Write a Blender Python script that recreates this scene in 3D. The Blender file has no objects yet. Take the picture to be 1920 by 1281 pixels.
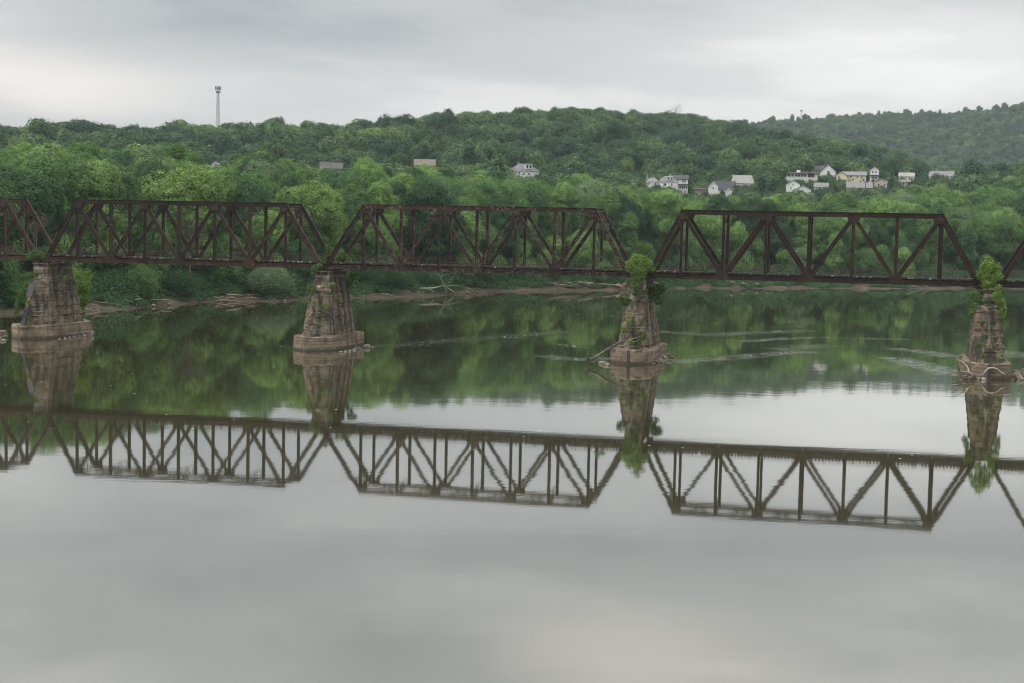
import bpy, math, random
import numpy as np
from mathutils import Vector, Matrix
R_ = math.radians
random.seed(7)
SC = bpy.context.scene
COL = SC.collection

# ------------------------------------------------------------------ camera
FPX, PITCH, ROLL, CAMH = 2805.0, 0.072, 0.0213, 17.573        # focal length in px of a 1920 px wide frame
fwd = np.array([0, math.cos(PITCH), -math.sin(PITCH)])
r0 = np.array([1.0, 0, 0]); u0 = np.cross(r0, fwd)
rgt = r0 * math.cos(ROLL) + u0 * math.sin(ROLL)
upv = -r0 * math.sin(ROLL) + u0 * math.cos(ROLL)
cd = bpy.data.cameras.new('camera'); cam = bpy.data.objects.new('camera', cd); COL.objects.link(cam)
cd.sensor_fit = 'HORIZONTAL'; cd.sensor_width = 36; cd.lens = FPX / 1920 * 36
cd.clip_start = 0.5; cd.clip_end = 20000
cam.matrix_world = Matrix(((rgt[0], upv[0], -fwd[0], 0), (rgt[1], upv[1], -fwd[1], 0), (rgt[2], upv[2], -fwd[2], CAMH), (0, 0, 0, 1)))
SC.camera = cam

def at(x, y, Y):
    """the point on the sight line of photo pixel (x, y) at a distance Y north of the camera"""
    d = fwd + (x - 960) / FPX * rgt - (y - 640.5) / FPX * upv
    return np.array([0, 0, CAMH]) + d * (Y / d[1])
def on_water(x, y, z=0.0):
    d = fwd + (x - 960) / FPX * rgt - (y - 640.5) / FPX * upv
    return np.array([0, 0, CAMH]) + d * ((z - CAMH) / d[2])
def pix(p):
    d = np.asarray(p, float) - np.array([0, 0, CAMH]); z = d @ fwd
    return 960 + FPX * (d @ rgt) / z, 640.5 - FPX * (d @ upv) / z

# ------------------------------------------------------------------ world, sun, exposure
SUN_EL, SUN_AZ = R_(42), R_(-108)          # azimuth from north, towards the west (the bright side of the overcast)
def nodes_of(idb):
    idb.use_nodes = True
    nt = idb.node_tree; nt.nodes.clear(); return nt
W = bpy.data.worlds.new('World'); SC.world = W
nt = nodes_of(W); N, L = nt.nodes.new, nt.links.new
def mth(nt, op, a, b=None, c=None, clamp=False):
    n = nt.nodes.new('ShaderNodeMath'); n.operation = op; n.use_clamp = clamp
    for i, v in enumerate((a, b, c)):
        if v is None: continue
        if isinstance(v, (int, float)): n.inputs[i].default_value = v
        else: nt.links.new(v, n.inputs[i])
    return n.outputs[0]
def mixc(nt, f, a, b, bt='MIX'):
    n = nt.nodes.new('ShaderNodeMix'); n.data_type = 'RGBA'; n.blend_type = bt; n.clamp_factor = True
    for s, v in ((n.inputs[0], f), (n.inputs[6], a), (n.inputs[7], b)):
        if isinstance(v, (int, float)): s.default_value = v
        elif isinstance(v, tuple): s.default_value = v if len(v) == 4 else (*v, 1)
        else: nt.links.new(v, s)
    return n.outputs[2]
def noise(nt, vec, scale, detail=4, rough=.55, dist=0, dims='3D'):
    n = nt.nodes.new('ShaderNodeTexNoise'); n.noise_dimensions = dims
    n.inputs['Scale'].default_value = scale; n.inputs['Detail'].default_value = detail
    n.inputs['Roughness'].default_value = rough; n.inputs['Distortion'].default_value = dist
    if vec is not None: nt.links.new(vec, n.inputs['Vector'])
    return n.outputs['Fac']
def ramp(nt, f, pts, mode='LINEAR'):
    n = nt.nodes.new('ShaderNodeValToRGB'); n.color_ramp.interpolation = mode
    el = n.color_ramp.elements
    while len(el) < len(pts): el.new(0.5)
    for e, (p, c) in zip(el, pts):
        e.position = p; e.color = (c, c, c, 1) if isinstance(c, (int, float)) else ((*c, 1) if len(c) == 3 else c)
    nt.links.new(f, n.inputs[0]); return n.outputs[0]
def mapping(nt, vec, loc=(0, 0, 0), rot=(0, 0, 0), sca=(1, 1, 1)):
    n = nt.nodes.new('ShaderNodeMapping')
    n.inputs[1].default_value = loc; n.inputs[2].default_value = rot; n.inputs[3].default_value = sca
    nt.links.new(vec, n.inputs[0]); return n.outputs[0]

sky = N('ShaderNodeTexSky'); sky.sky_type = 'NISHITA'; sky.sun_disc = False
sky.sun_elevation = SUN_EL; sky.sun_rotation = SUN_AZ; sky.dust_density = 3
tc = N('ShaderNodeTexCoord')
sp = N('ShaderNodeSeparateXYZ'); L(tc.outputs['Generated'], sp.inputs[0])
zz = sp.outputs[2]
# soft overcast: brightness by height, broken by stretched banks of cloud
grad = ramp(nt, zz, [(0.0, .70), (.10, .74), (.155, .69), (.20, .585), (.27, .60), (.40, .95), (.6, 1.7), (1.0, 2.3)])
c1 = noise(nt, mapping(nt, tc.outputs['Generated'], (3.1, 0.4, 1.7), (0, R_(6), 0), (2.6, 2.6, 11)), 1.0, 5, .5, .3)
c2 = noise(nt, mapping(nt, tc.outputs['Generated'], (7.3, 2.4, 4.1), (0, R_(-4), 0), (7, 7, 34)), 1.0, 4, .55, .4)
cl = mth(nt, 'ADD', mth(nt, 'MULTIPLY', c1, .75), mth(nt, 'MULTIPLY', c2, .25))
cl = ramp(nt, cl, [(.36, .76), (.5, .95), (.62, 1.16)], 'EASE')
def spot(cx, cz, rx, rz, amp):
    """a thinner or thicker place in the cloud, around direction x/y = cx, height cz"""
    xr = mth(nt, 'DIVIDE', sp.outputs[0], mth(nt, 'MAXIMUM', sp.outputs[1], .05))
    a = mth(nt, 'POWER', mth(nt, 'DIVIDE', mth(nt, 'SUBTRACT', xr, cx), rx), 2)
    b = mth(nt, 'POWER', mth(nt, 'DIVIDE', mth(nt, 'SUBTRACT', zz, cz), rz), 2)
    return mth(nt, 'MULTIPLY', mth(nt, 'EXPONENT', mth(nt, 'MULTIPLY', mth(nt, 'ADD', a, b), -1)), amp)
front = mth(nt, 'GREATER_THAN', sp.outputs[1], 0)
s_warm = mth(nt, 'MULTIPLY', spot(-.335, .088, .11, .022, 1.0), front)
s_lift = mth(nt, 'MULTIPLY', spot(.30, .125, .17, .04, .20), front)
s_dark = mth(nt, 'MULTIPLY', spot(-.17, .128, .20, .030, -.17), front)
s_low = mth(nt, 'MULTIPLY', spot(-.05, .215, .17, .022, -.10), front)
s_glow = mth(nt, 'MULTIPLY', spot(.085, .272, .10, .032, .26), front)
lum = mth(nt, 'MULTIPLY', grad, cl)
for s in (s_lift, s_dark, s_low, s_glow, mth(nt, 'MULTIPLY', s_warm, .27)): lum = mth(nt, 'ADD', lum, s)
tint = mixc(nt, ramp(nt, lum, [(.5, 0.0), (.8, 1.0)]), (.965, .99, 1.01), (1.02, 1.0, .97))
tint = mixc(nt, mth(nt, 'MULTIPLY', s_warm, .6), tint, (1.10, .98, .88))
cloud = mixc(nt, mth(nt, 'MULTIPLY', s_glow, 2.2), tint, (1.06, .995, .925))
vm = N('ShaderNodeVectorMath'); vm.operation = 'SCALE'; L(cloud, vm.inputs[0]); L(mth(nt, 'MULTIPLY', lum, 10.0), vm.inputs['Scale'])
skm = mixc(nt, .93, sky.outputs[0], vm.outputs[0])
bg = N('ShaderNodeBackground'); bg.inputs[1].default_value = 0.10; L(skm, bg.inputs[0])
wo = N('ShaderNodeOutputWorld'); L(bg.outputs[0], wo.inputs[0])
sl = bpy.data.lights.new('sun', 'SUN'); sun = bpy.data.objects.new('sun', sl); COL.objects.link(sun)
sl.energy = 1.3; sl.angle = R_(20); sl.color = (1, .96, .9)
sdir = Vector((math.sin(SUN_AZ) * math.cos(SUN_EL), math.cos(SUN_AZ) * math.cos(SUN_EL), math.sin(SUN_EL)))
sun.rotation_euler = sdir.to_track_quat('Z', 'Y').to_euler(); sun.location = (0, 0, 400)
SC.view_settings.view_transform = 'Standard'; SC.view_settings.look = 'None'
SC.view_settings.exposure = 0.05; SC.view_settings.gamma = 1.0
cy = SC.cycles
cy.max_bounces = 6; cy.diffuse_bounces = 3; cy.glossy_bounces = 3; cy.transmission_bounces = 4; cy.transparent_max_bounces = 4
cy.volume_bounces = 0; cy.use_denoising = True; cy.denoiser = 'OPENIMAGEDENOISE'; cy.denoising_prefilter = 'ACCURATE'
cy.filter_width = 1.0; cy.caustics_reflective = False; cy.caustics_refractive = False; cy.sample_clamp_indirect = 4
cy.use_adaptive_sampling = True; cy.adaptive_threshold = 0.01

# ------------------------------------------------------------------ helpers
def tag(o, label=None, cat=None, group=None, kind=None):
    for k, v in (('label', label), ('category', cat), ('group', group), ('kind', kind)):
        if v: o[k] = v
    return o
def empty(name, loc, rz=0.0):
    o = bpy.data.objects.new(name, None); COL.objects.link(o)
    o.empty_display_size = .5; o.location = tuple(map(float, loc)); o.rotation_euler = (0, 0, rz); return o
def link_mesh(name, me, parent=None):
    o = bpy.data.objects.new(name, me); COL.objects.link(o)
    if parent is not None: o.parent = parent
    return o
class MB:
    """collects polygons and links them as ONE mesh object"""
    def __init__(s): s.v, s.f, s.uv = [], [], None
    def add(s, vs, fs):
        b = len(s.v); s.v += [tuple(map(float, p)) for p in vs]; s.f += [tuple(b + i for i in f) for f in fs]; return s
    def box(s, c, sz):
        x, y, z = c; a, b, h = sz[0] / 2, sz[1] / 2, sz[2] / 2
        vs = [(x + i * a, y + j * b, z + k * h) for k in (-1, 1) for j in (-1, 1) for i in (-1, 1)]
        return s.add(vs, [(0, 2, 3, 1), (4, 5, 7, 6), (0, 1, 5, 4), (2, 6, 7, 3), (0, 4, 6, 2), (1, 3, 7, 5)])
    def beam(s, p, q, a, b, side=(0, 1, 0)):
        """bar from p to q; b is its size along side, a across it"""
        p, q = Vector(p), Vector(q); d = (q - p).normalized(); sd = Vector(side)
        sd = (sd - d * sd.dot(d)).normalized(); o = d.cross(sd)
        vs = [e + o * (i * a / 2) + sd * (j * b / 2) for e in (p, q) for i, j in ((-1, -1), (1, -1), (1, 1), (-1, 1))]
        return s.add(vs, [(3, 2, 1, 0), (4, 5, 6, 7), (0, 1, 5, 4), (1, 2, 6, 5), (2, 3, 7, 6), (3, 0, 4, 7)])
    def ibeam(s, p, q, a, b, side=(0, 1, 0), t=.07):
        """two flange plates and a recessed web"""
        p, q = Vector(p), Vector(q); d = (q - p).normalized(); sd = Vector(side)
        sd = (sd - d * sd.dot(d)).normalized(); o = d.cross(sd)
        for k in (-1, 1):
            s.beam(p + o * k * (a / 2 - t / 2), q + o * k * (a / 2 - t / 2), t, b, side)
        return s.beam(p, q, a - 2 * t, b * .62, side)
    def tube(s, path, rad, n=6):
        path = [Vector(p) for p in path]; m = len(path); rings = []
        for i, p in enumerate(path):
            d = (path[min(i + 1, m - 1)] - path[max(i - 1, 0)]).normalized()
            x = d.cross(Vector((.31, .2, .93)));  x = x.normalized() if x.length > .01 else Vector((1, 0, 0))
            y = d.cross(x); rr = rad[i] if hasattr(rad, '__len__') else rad
            rings.append([p + (x * math.cos(2 * math.pi * k / n) + y * math.sin(2 * math.pi * k / n)) * rr for k in range(n)])
        vs = [v for r in rings for v in r]
        fs = [(i * n + k, i * n + (k + 1) % n, (i + 1) * n + (k + 1) % n, (i + 1) * n + k) for i in range(m - 1) for k in range(n)]
        fs += [tuple(range(n))[::-1], tuple((m - 1) * n + k for k in range(n))]
        return s.add(vs, fs)
    def loft(s, rings, cap=True):
        n = len(rings[0]); vs = [v for r in rings for v in r]
        fs = [(i * n + k, i * n + (k + 1) % n, (i + 1) * n + (k + 1) % n, (i + 1) * n + k) for i in range(len(rings) - 1) for k in range(n)]
        if cap: fs += [tuple(range(n))[::-1], tuple((len(rings) - 1) * n + k for k in range(n))]
        return s.add(vs, fs)
    def mesh(s, name, mat=None, smooth=False):
        me = bpy.data.meshes.new(name); me.from_pydata(s.v, [], s.f)
        if mat: me.materials.append(mat)
        if smooth: me.polygons.foreach_set('use_smooth', [True] * len(me.polygons))
        me.update(); return me
    def build(s, name, mat, parent=None, smooth=False): return link_mesh(name, s.mesh(name, mat, smooth), parent)

# ------------------------------------------------------------------ materials
def mat(name):
    m = bpy.data.materials.new(name); nt = nodes_of(m)
    b = nt.nodes.new('ShaderNodeBsdfPrincipled'); o = nt.nodes.new('ShaderNodeOutputMaterial')
    nt.links.new(b.outputs[0], o.inputs[0]); b.inputs['Roughness'].default_value = .8
    b.inputs['Specular IOR Level'].default_value = .3
    return m, nt, b, o
def objc(nt, kind='Object'):
    return nt.nodes.new('ShaderNodeTexCoord').outputs[kind]
def geo(nt): return nt.nodes.new('ShaderNodeNewGeometry').outputs['Position']
def bump(nt, b, h, strength=.5, dist=.05):
    n = nt.nodes.new('ShaderNodeBump'); n.inputs['Strength'].default_value = strength; n.inputs['Distance'].default_value = dist
    nt.links.new(h, n.inputs['Height']); nt.links.new(n.outputs[0], b.inputs['Normal'])
def simple(name, c1, c2, scale=2.0, rough=.85, bscale=None, detail=5):
    m, nt, b, o = mat(name); p = geo(nt)
    f = ramp(nt, noise(nt, p, scale, detail, .6), [(.33, 0.0), (.67, 1.0)])
    nt.links.new(mixc(nt, f, c1, c2), b.inputs['Base Color']); b.inputs['Roughness'].default_value = rough
    if bscale: bump(nt, b, noise(nt, p, bscale, 4, .6), .6, .08)
    return m

def rust(name, dark, mid, pale, palefrac=.66):
    m, nt, b, o = mat(name); p = geo(nt)
    f = ramp(nt, noise(nt, p, .9, 6, .65), [(.36, 0.0), (.62, 1.0)])
    c = mixc(nt, f, dark, mid)
    g = ramp(nt, noise(nt, mapping(nt, p, (5, 3, 1)), 1.6, 6, .7), [(palefrac - .05, 0.0), (palefrac + .06, 1.0)])
    c = mixc(nt, mth(nt, 'MULTIPLY', g, .75), c, pale)
    k = ramp(nt, noise(nt, mapping(nt, p, (1, 9, 2), (0, 0, 0), (1, 1, .25)), 2.4, 4, .6), [(.3, .55), (.55, 1.0)])
    c = mixc(nt, 1.0, c, k, 'MULTIPLY')
    oi = nt.nodes.new('ShaderNodeObjectInfo'); c = mixc(nt, 1.0, c, ramp(nt, oi.outputs['Random'], [(0, (.66, .66, .68)), (.6, (1.0, 1.0, 1.0)), (1, (1.5, 1.4, 1.35))]), 'MULTIPLY')
    og = ramp(nt, noise(nt, mapping(nt, p, (11, 2, 7), (0, 0, 0), (1, 1, .6)), 1.1, 6, .7), [(.60, 0.0), (.70, .6)])
    c = mixc(nt, og, c, (.13, .052, .024))
    nt.links.new(c, b.inputs['Base Color']); b.inputs['Roughness'].default_value = .75
    bump(nt, b, noise(nt, p, 6, 4, .6), .4, .03); return m
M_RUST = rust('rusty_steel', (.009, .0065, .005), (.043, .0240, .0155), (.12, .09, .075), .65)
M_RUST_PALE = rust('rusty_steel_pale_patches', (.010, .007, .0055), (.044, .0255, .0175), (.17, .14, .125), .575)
M_RUST_BROWN = rust('brown_steel', (.028, .017, .0115), (.068, .038, .025), (.13, .09, .08), .68)  # lighter brown rust, all over the span cut off by the plated pier
M_RAIL = simple('rail_steel', (.09, .065, .06), (.16, .125, .115), 3)
M_TIE = simple('old_sleeper_wood', (.035, .03, .025), (.10, .085, .07), 1.1)
M_TIE_PALE = simple('pale_sleeper_ends', (.12, .11, .09), (.38, .35, .30), .8)
M_PLATE = simple('dark_steel_plate', (.035, .032, .04), (.075, .068, .08), .8, .6)
M_BARK = simple('bark', (.07, .06, .05), (.16, .14, .12), 2)
M_BARK_PALE = simple('pale_bark', (.20, .185, .16), (.36, .33, .29), 2)
M_DRIFT = simple('driftwood', (.24, .20, .155), (.42, .37, .30), 1.5)
M_DRIFT_D = simple('dark_driftwood', (.07, .055, .045), (.17, .14, .115), 1.5)
M_ROCK = simple('river_rock', (.16, .137, .11), (.34, .30, .25), 1.2, .9, 5)
M_ROCK_RED = simple('red_sandstone_rock', (.20, .11, .085), (.33, .20, .16), 1.2, .9, 5)

def stone_mat():
    m, nt, b, o = mat('coursed_stone')
    uv = objc(nt, 'UV'); p = geo(nt)
    wob = noise(nt, p, 1.3, 3, .6)
    mv = nt.nodes.new('ShaderNodeVectorMath'); mv.operation = 'ADD'
    cb = nt.nodes.new('ShaderNodeCombineXYZ'); nt.links.new(mth(nt, 'MULTIPLY_ADD', wob, .26, -.13), cb.inputs[1])
    nt.links.new(mth(nt, 'MULTIPLY_ADD', noise(nt, p, 2.1, 2), .5, -.25), cb.inputs[0])
    su = nt.nodes.new('ShaderNodeSeparateXYZ'); nt.links.new(uv, su.inputs[0])
    n1d = nt.nodes.new('ShaderNodeTexNoise'); n1d.noise_dimensions = '1D'; n1d.inputs['Scale'].default_value = 1.3; n1d.inputs['Detail'].default_value = 1; nt.links.new(su.outputs[1], n1d.inputs['W'])
    c2 = nt.nodes.new('ShaderNodeCombineXYZ'); nt.links.new(mth(nt, 'ADD', mth(nt, 'MULTIPLY', n1d.outputs['Fac'], 3.0), su.outputs[0]), c2.inputs[0]); nt.links.new(mth(nt, 'ADD', su.outputs[1], mth(nt, 'MULTIPLY', n1d.outputs['Fac'], .55)), c2.inputs[1])
    nt.links.new(c2.outputs[0], mv.inputs[0]); nt.links.new(cb.outputs[0], mv.inputs[1])
    br = nt.nodes.new('ShaderNodeTexBrick'); nt.links.new(mv.outputs[0], br.inputs['Vector'])
    br.offset = .47; br.squash = .7; br.squash_frequency = 3
    br.inputs['Scale'].default_value = 1; br.inputs['Brick Width'].default_value = 1.15; br.inputs['Row Height'].default_value = .48
    br.inputs['Mortar Size'].default_value = .06; br.inputs['Mortar Smooth'].default_value = .4; br.inputs['Bias'].default_value = 0
    br.inputs['Color1'].default_value = (.075, .060, .042, 1); br.inputs['Color2'].default_value = (.31, .250, .170, 1)
    br.inputs['Mortar'].default_value = (.38, .32, .23, 1)
    c = br.outputs['Color']
    # single stones that lean red or grey
    v = nt.nodes.new('ShaderNodeTexVoronoi'); v.inputs['Scale'].default_value = .95; nt.links.new(p, v.inputs['Vector'])
    sv = nt.nodes.new('ShaderNodeSeparateColor'); nt.links.new(v.outputs['Color'], sv.inputs[0])
    c = mixc(nt, ramp(nt, sv.outputs[0], [(.62, 0.0), (.75, .55)]), c, (.21, .135, .09))
    c = mixc(nt, ramp(nt, sv.outputs[1], [(.70, 0.0), (.8, .55)]), c, (.30, .28, .25))
    # soot and lichen run down the faces
    st = noise(nt, mapping(nt, p, (0, 0, 0), (0, 0, 0), (.9, .9, .16)), 1.0, 5, .65)
    stf = ramp(nt, st, [(.43, 0.0), (.58, .9)])
    c = mixc(nt, stf, c, (.045, .042, .036))
    gr = ramp(nt, noise(nt, mapping(nt, p, (9, 4, 2)), .7, 5, .7), [(.56, 0.0), (.70, .6)])
    c = mixc(nt, gr, c, (.085, .095, .04))
    wl = ramp(nt, noise(nt, mapping(nt, p, (2, 8, 5), (0, 0, 0), (1.2, 1.2, .3)), 1.3, 5, .7), [(.62, 0.0), (.72, .5)])
    c = mixc(nt, wl, c, (.42, .39, .34))
    nt.links.new(c, b.inputs['Base Color']); b.inputs['Roughness'].default_value = .95
    h = mth(nt, 'SUBTRACT', mth(nt, 'MULTIPLY', noise(nt, p, 3.0, 5, .65), .7), mth(nt, 'MULTIPLY', br.outputs['Fac'], .6))
    bump(nt, b, h, .9, .22); return m
M_STONE = stone_mat()
def concrete_mat():
    m, nt, b, o = mat('weathered_concrete'); p = geo(nt)
    c = mixc(nt, ramp(nt, noise(nt, p, .55, 6, .6), [(.35, 0.0), (.65, 1.0)]), (.20, .155, .108), (.39, .315, .225))
    hz = noise(nt, mapping(nt, p, (0, 0, 0), (0, 0, 0), (.12, .12, 3.2)), 1, 4, .6)
    c = mixc(nt, ramp(nt, hz, [(.44, 0.0), (.58, .75)]), c, (.125, .10, .078))
    dk = noise(nt, mapping(nt, p, (3, 1, 0), (0, 0, 0), (.8, .8, .3)), .8, 5, .6)
    c = mixc(nt, ramp(nt, dk, [(.50, 0.0), (.62, .65)]), c, (.07, .06, .05))
    s = nt.nodes.new('ShaderNodeSeparateXYZ'); nt.links.new(p, s.inputs[0])
    wet = ramp(nt, mth(nt, 'ADD', s.outputs[2], mth(nt, 'MULTIPLY', noise(nt, p, 1.5, 3), .25)), [(.30, .85), (.55, 0.0)])
    c = mixc(nt, wet, c, (.07, .06, .05))
    nt.links.new(c, b.inputs['Base Color']); b.inputs['Roughness'].default_value = .9
    bump(nt, b, noise(nt, p, 2.0, 6, .7), .9, .2); return m
M_CONC = concrete_mat()

def leaf_mat(name, cols, trans=.30, wood=False):
    """green by object: every tree its own green, every clump a little different"""
    m, nt, b, o = mat(name); oi = nt.nodes.new('ShaderNodeObjectInfo')
    c = ramp(nt, oi.outputs['Random'], [(i / (len(cols) - 1), (c[0] * 1.10, c[1] * 1.18, c[2] * 1.32)) for i, c in enumerate(cols)])
    if wood:
        w = nt.nodes.new('ShaderNodeAttribute'); w.attribute_type = 'INSTANCER'; w.attribute_name = 'tree_tone'
        c = mixc(nt, 1.0, c, ramp(nt, w.outputs['Fac'], [(0, (.60, .66, .80)), (.5, (1, 1, 1)), (1, (1.45, 1.32, .95))]), 'MULTIPLY')
    a = nt.nodes.new('ShaderNodeAttribute'); a.attribute_name = 'tint'
    sv = nt.nodes.new('ShaderNodeSeparateColor'); nt.links.new(a.outputs['Color'], sv.inputs[0])
    c = mixc(nt, 1.0, c, ramp(nt, sv.outputs[0], [(0, .60), (.5, 1.0), (1, 1.55)]), 'MULTIPLY')  # natural clump tones, spread wider to paint in the shading fine leaves lose
    c = mixc(nt, ramp(nt, sv.outputs[1], [(.55, 0.0), (1, .35)]), c, mixc(nt, 1.0, c, (1.5, 1.2, .8), 'MULTIPLY'))
    nt.links.new(c, b.inputs['Base Color']); b.inputs['Roughness'].default_value = .65
    b.inputs['Specular IOR Level'].default_value = .18
    t = nt.nodes.new('ShaderNodeBsdfTranslucent'); nt.links.new(mixc(nt, 1.0, c, (1.15, 1.2, .55), 'MULTIPLY'), t.inputs[0])
    mx = nt.nodes.new('ShaderNodeMixShader'); mx.inputs[0].default_value = trans
    nt.links.new(b.outputs[0], mx.inputs[1]); nt.links.new(t.outputs[0], mx.inputs[2]); nt.links.new(mx.outputs[0], o.inputs[0])
    return m
G_DARK, G_MID, G_PALE, G_YEL, G_GREY = (.038, .086, .034), (.090, .168, .046), (.152, .248, .070), (.145, .228, .058), (.140, .202, .098)
M_LEAF_MASS = leaf_mat('woodland_leaves', [G_DARK, (.125, .215, .056), (.056, .118, .040), G_MID, (.110, .195, .050), (.047, .102, .038), G_PALE, (.095, .158, .064)], wood=True)
M_LEAF_HILL = leaf_mat('hill_leaves', [(0.025, 0.060, 0.036), (0.074, 0.130, 0.052), (0.036, 0.081, 0.042), (0.052, 0.104, 0.048), (0.090, 0.151, 0.058), (0.029, 0.070, 0.040), (0.063, 0.116, 0.056), (0.043, 0.093, 0.044), (0.116, 0.176, 0.062), (0.034, 0.077, 0.040)], wood=True)
M_LEAF = {'dark green': leaf_mat('dark_leaves', [G_DARK, (.052, .110, .038)]),
          'mid green': leaf_mat('mid_leaves', [(.082, .160, .045), (.106, .188, .050)]),
          'pale green': leaf_mat('pale_leaves', [G_PALE, (.165, .262, .072)]),
          'yellow green': leaf_mat('yellow_leaves', [G_YEL, (.155, .240, .060)]),
          'grey green': leaf_mat('grey_leaves', [G_GREY, (.128, .190, .088)])}
M_LIME = leaf_mat('lime_leaves', [(.155, .235, .045), (.135, .21, .048)], .3)
M_VINE = leaf_mat('vine_leaves', [(.075, .132, .034), (.092, .150, .038)], .25)
M_SHRUB_GROUND = leaf_mat('undergrowth_leaves', [(.050, .108, .038), (.050, .108, .038)])
M_RUSSET = leaf_mat('russet_leaves', [(.085, .058, .048), (.09, .06, .05)], .1)

# ------------------------------------------------------------------ terrain
#        photo x   bank   front wood       behind it      ridge
COLS = [(-1500, 190, 300, 290, 560, 322, 900, 225), (-400, 250, 325, 288, 600, 322, 950, 232), (0, 283, 345, 286, 620, 325, 950, 240),
        (200, 308, 400, 285, 640, 320, 950, 243), (400, 348, 455, 292, 660, 320, 960, 242), (600, 374, 490, 306, 680, 318, 1000, 245),
        (750, 396, 470, 322, 700, 325, 1080, 230), (950, 450, 500, 337, 720, 336, 1180, 210), (1150, 482, 525, 352, 760, 342, 1250, 210),
        (1300, 517, 560, 376, 790, 358, 1290, 219), (1450, 535, 590, 380, 840, 347, 1100, 252), (1600, 550, 620, 380, 860, 337, 1100, 270),
        (1750, 570, 650, 360, 870, 341, 1080, 326), (1920, 608, 700, 335, 900, 328, 1080, 322), (2300, 690, 790, 330, 980, 326, 1100, 322), (3400, 900, 1000, 330, 1250, 326, 1300, 322)]
CA = np.array(COLS, float)
FARX = [-1500, 900, 1200, 1420, 1500, 1600, 1700, 1800, 1920, 2100, 3400]
FARY = [262, 262, 250, 233, 229, 221, 216, 216, 200, 188, 180]
TREE_H = 24.0
def az_x(X, Y):  # photo column (on the horizon row) in which the ground point X, Y lies
    return 960 + FPX * (X / Y) * 1.0 + 4
def zcan(x, y, D): return at(x, y, D)[2]
def wob(X, Y, k=1.0): return math.sin(X * .071 * k + 1.3) * math.cos(Y * .053 * k + .4) + .5 * math.sin(X * .19 * k + Y * .13 * k)
def bank_at(x): return float(np.interp(x, CA[:, 0], CA[:, 1])) + 2.2 * math.sin(x * .021) + 1.5 * math.sin(x * .067 + 1) + 1.0 * math.sin(x * .17) + .5 * math.sin(x * .41)
def prof(x):
    c = [float(np.interp(x, CA[:, 0], CA[:, i])) for i in range(1, 8)]
    b = bank_at(x)
    zb = zcan(x, c[2], c[1]) - TREE_H; zc = zcan(x, c[4], c[3]) - 16; zd = zcan(x, c[6], c[5]) - 15
    fy = float(np.interp(x, FARX, FARY)); zf = zcan(x, fy, 2750) - 12
    zm = zcan(x, max(345.0, fy + 60), 1650) - 14
    D = [b - 60, b - 2, b, b + 5, b + 9, b + 15, b + 20, max(c[1], b + 30), max(c[1], b + 30) + 60, max(c[3], b + 100), max(c[5], b + 200), max(c[5], b + 200) + 150, max(1900, c[5] + 250), 2750, 3500]
    Z = [-3, -.35, 0, .75, 1.7, 3.8, 4.6, max(zb, 5.5), max(min(zb + 4, zc - 2), 6), zc, zd, zd - 12, min(max(zm, 30), zd - 10) if x > 1200 else zd - 40, zf, zf - 60]
    return D, Z
_pc = {}
def ground(X, Y):
    x = az_x(X, Y); k = int(round(x / 6)); 
    if k not in _pc: _pc[k] = prof(k * 6.0)
    D, Z = _pc[k]; z = float(np.interp(Y, D, Z))
    return z + (wob(X, Y) * min(1.4, max(0, (Y - D[5]) * .03)) if Y > D[5] else 0)
xs = np.concatenate([np.arange(-1500, -200, 90), np.arange(-200, 2120, 14), np.arange(2120, 3400, 90)])
OFF = [-60, -25, -8, -2, -.6, 0, .8, 1.7, 3, 4.2, 5.5, 7, 9, 11, 13, 15, 19, 25, 33, 45, 60, 80, 110, 150, 200, 250]
ABS = [900, 960, 1030, 1100, 1150, 1200, 1280, 1370, 1460, 1560, 1650, 1750, 1850, 2000, 2200, 2400, 2600, 2750, 2900, 3200, 3500]
tm = MB(); nrow = len(OFF) + len(ABS) + 1
for x in xs:
    b = bank_at(x); d = (x - 964) / FPX
    rows = [b + o for o in OFF]; rows = [90] + rows + [a + max(0, (b - 600)) * (1 - (a - 900) / 2600) for a in ABS]
    rows = sorted(rows)
    for Y in rows:
        D, Z = prof(x); z = float(np.interp(Y, D, Z)); X = d * Y
        if Y > D[5]: z += wob(X, Y) * min(1.4, (Y - D[5]) * .03)
        elif Y > D[2] - .3: z += .16 * wob(X, Y, 7) * min(1, (Y - D[2] + .3))
        tm.v.append((X, Y, z))
for i in range(len(xs) - 1):
    for j in range(nrow - 1):
        a = i * nrow + j; tm.f.append((a, a + nrow, a + nrow + 1, a + 1))
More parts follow.
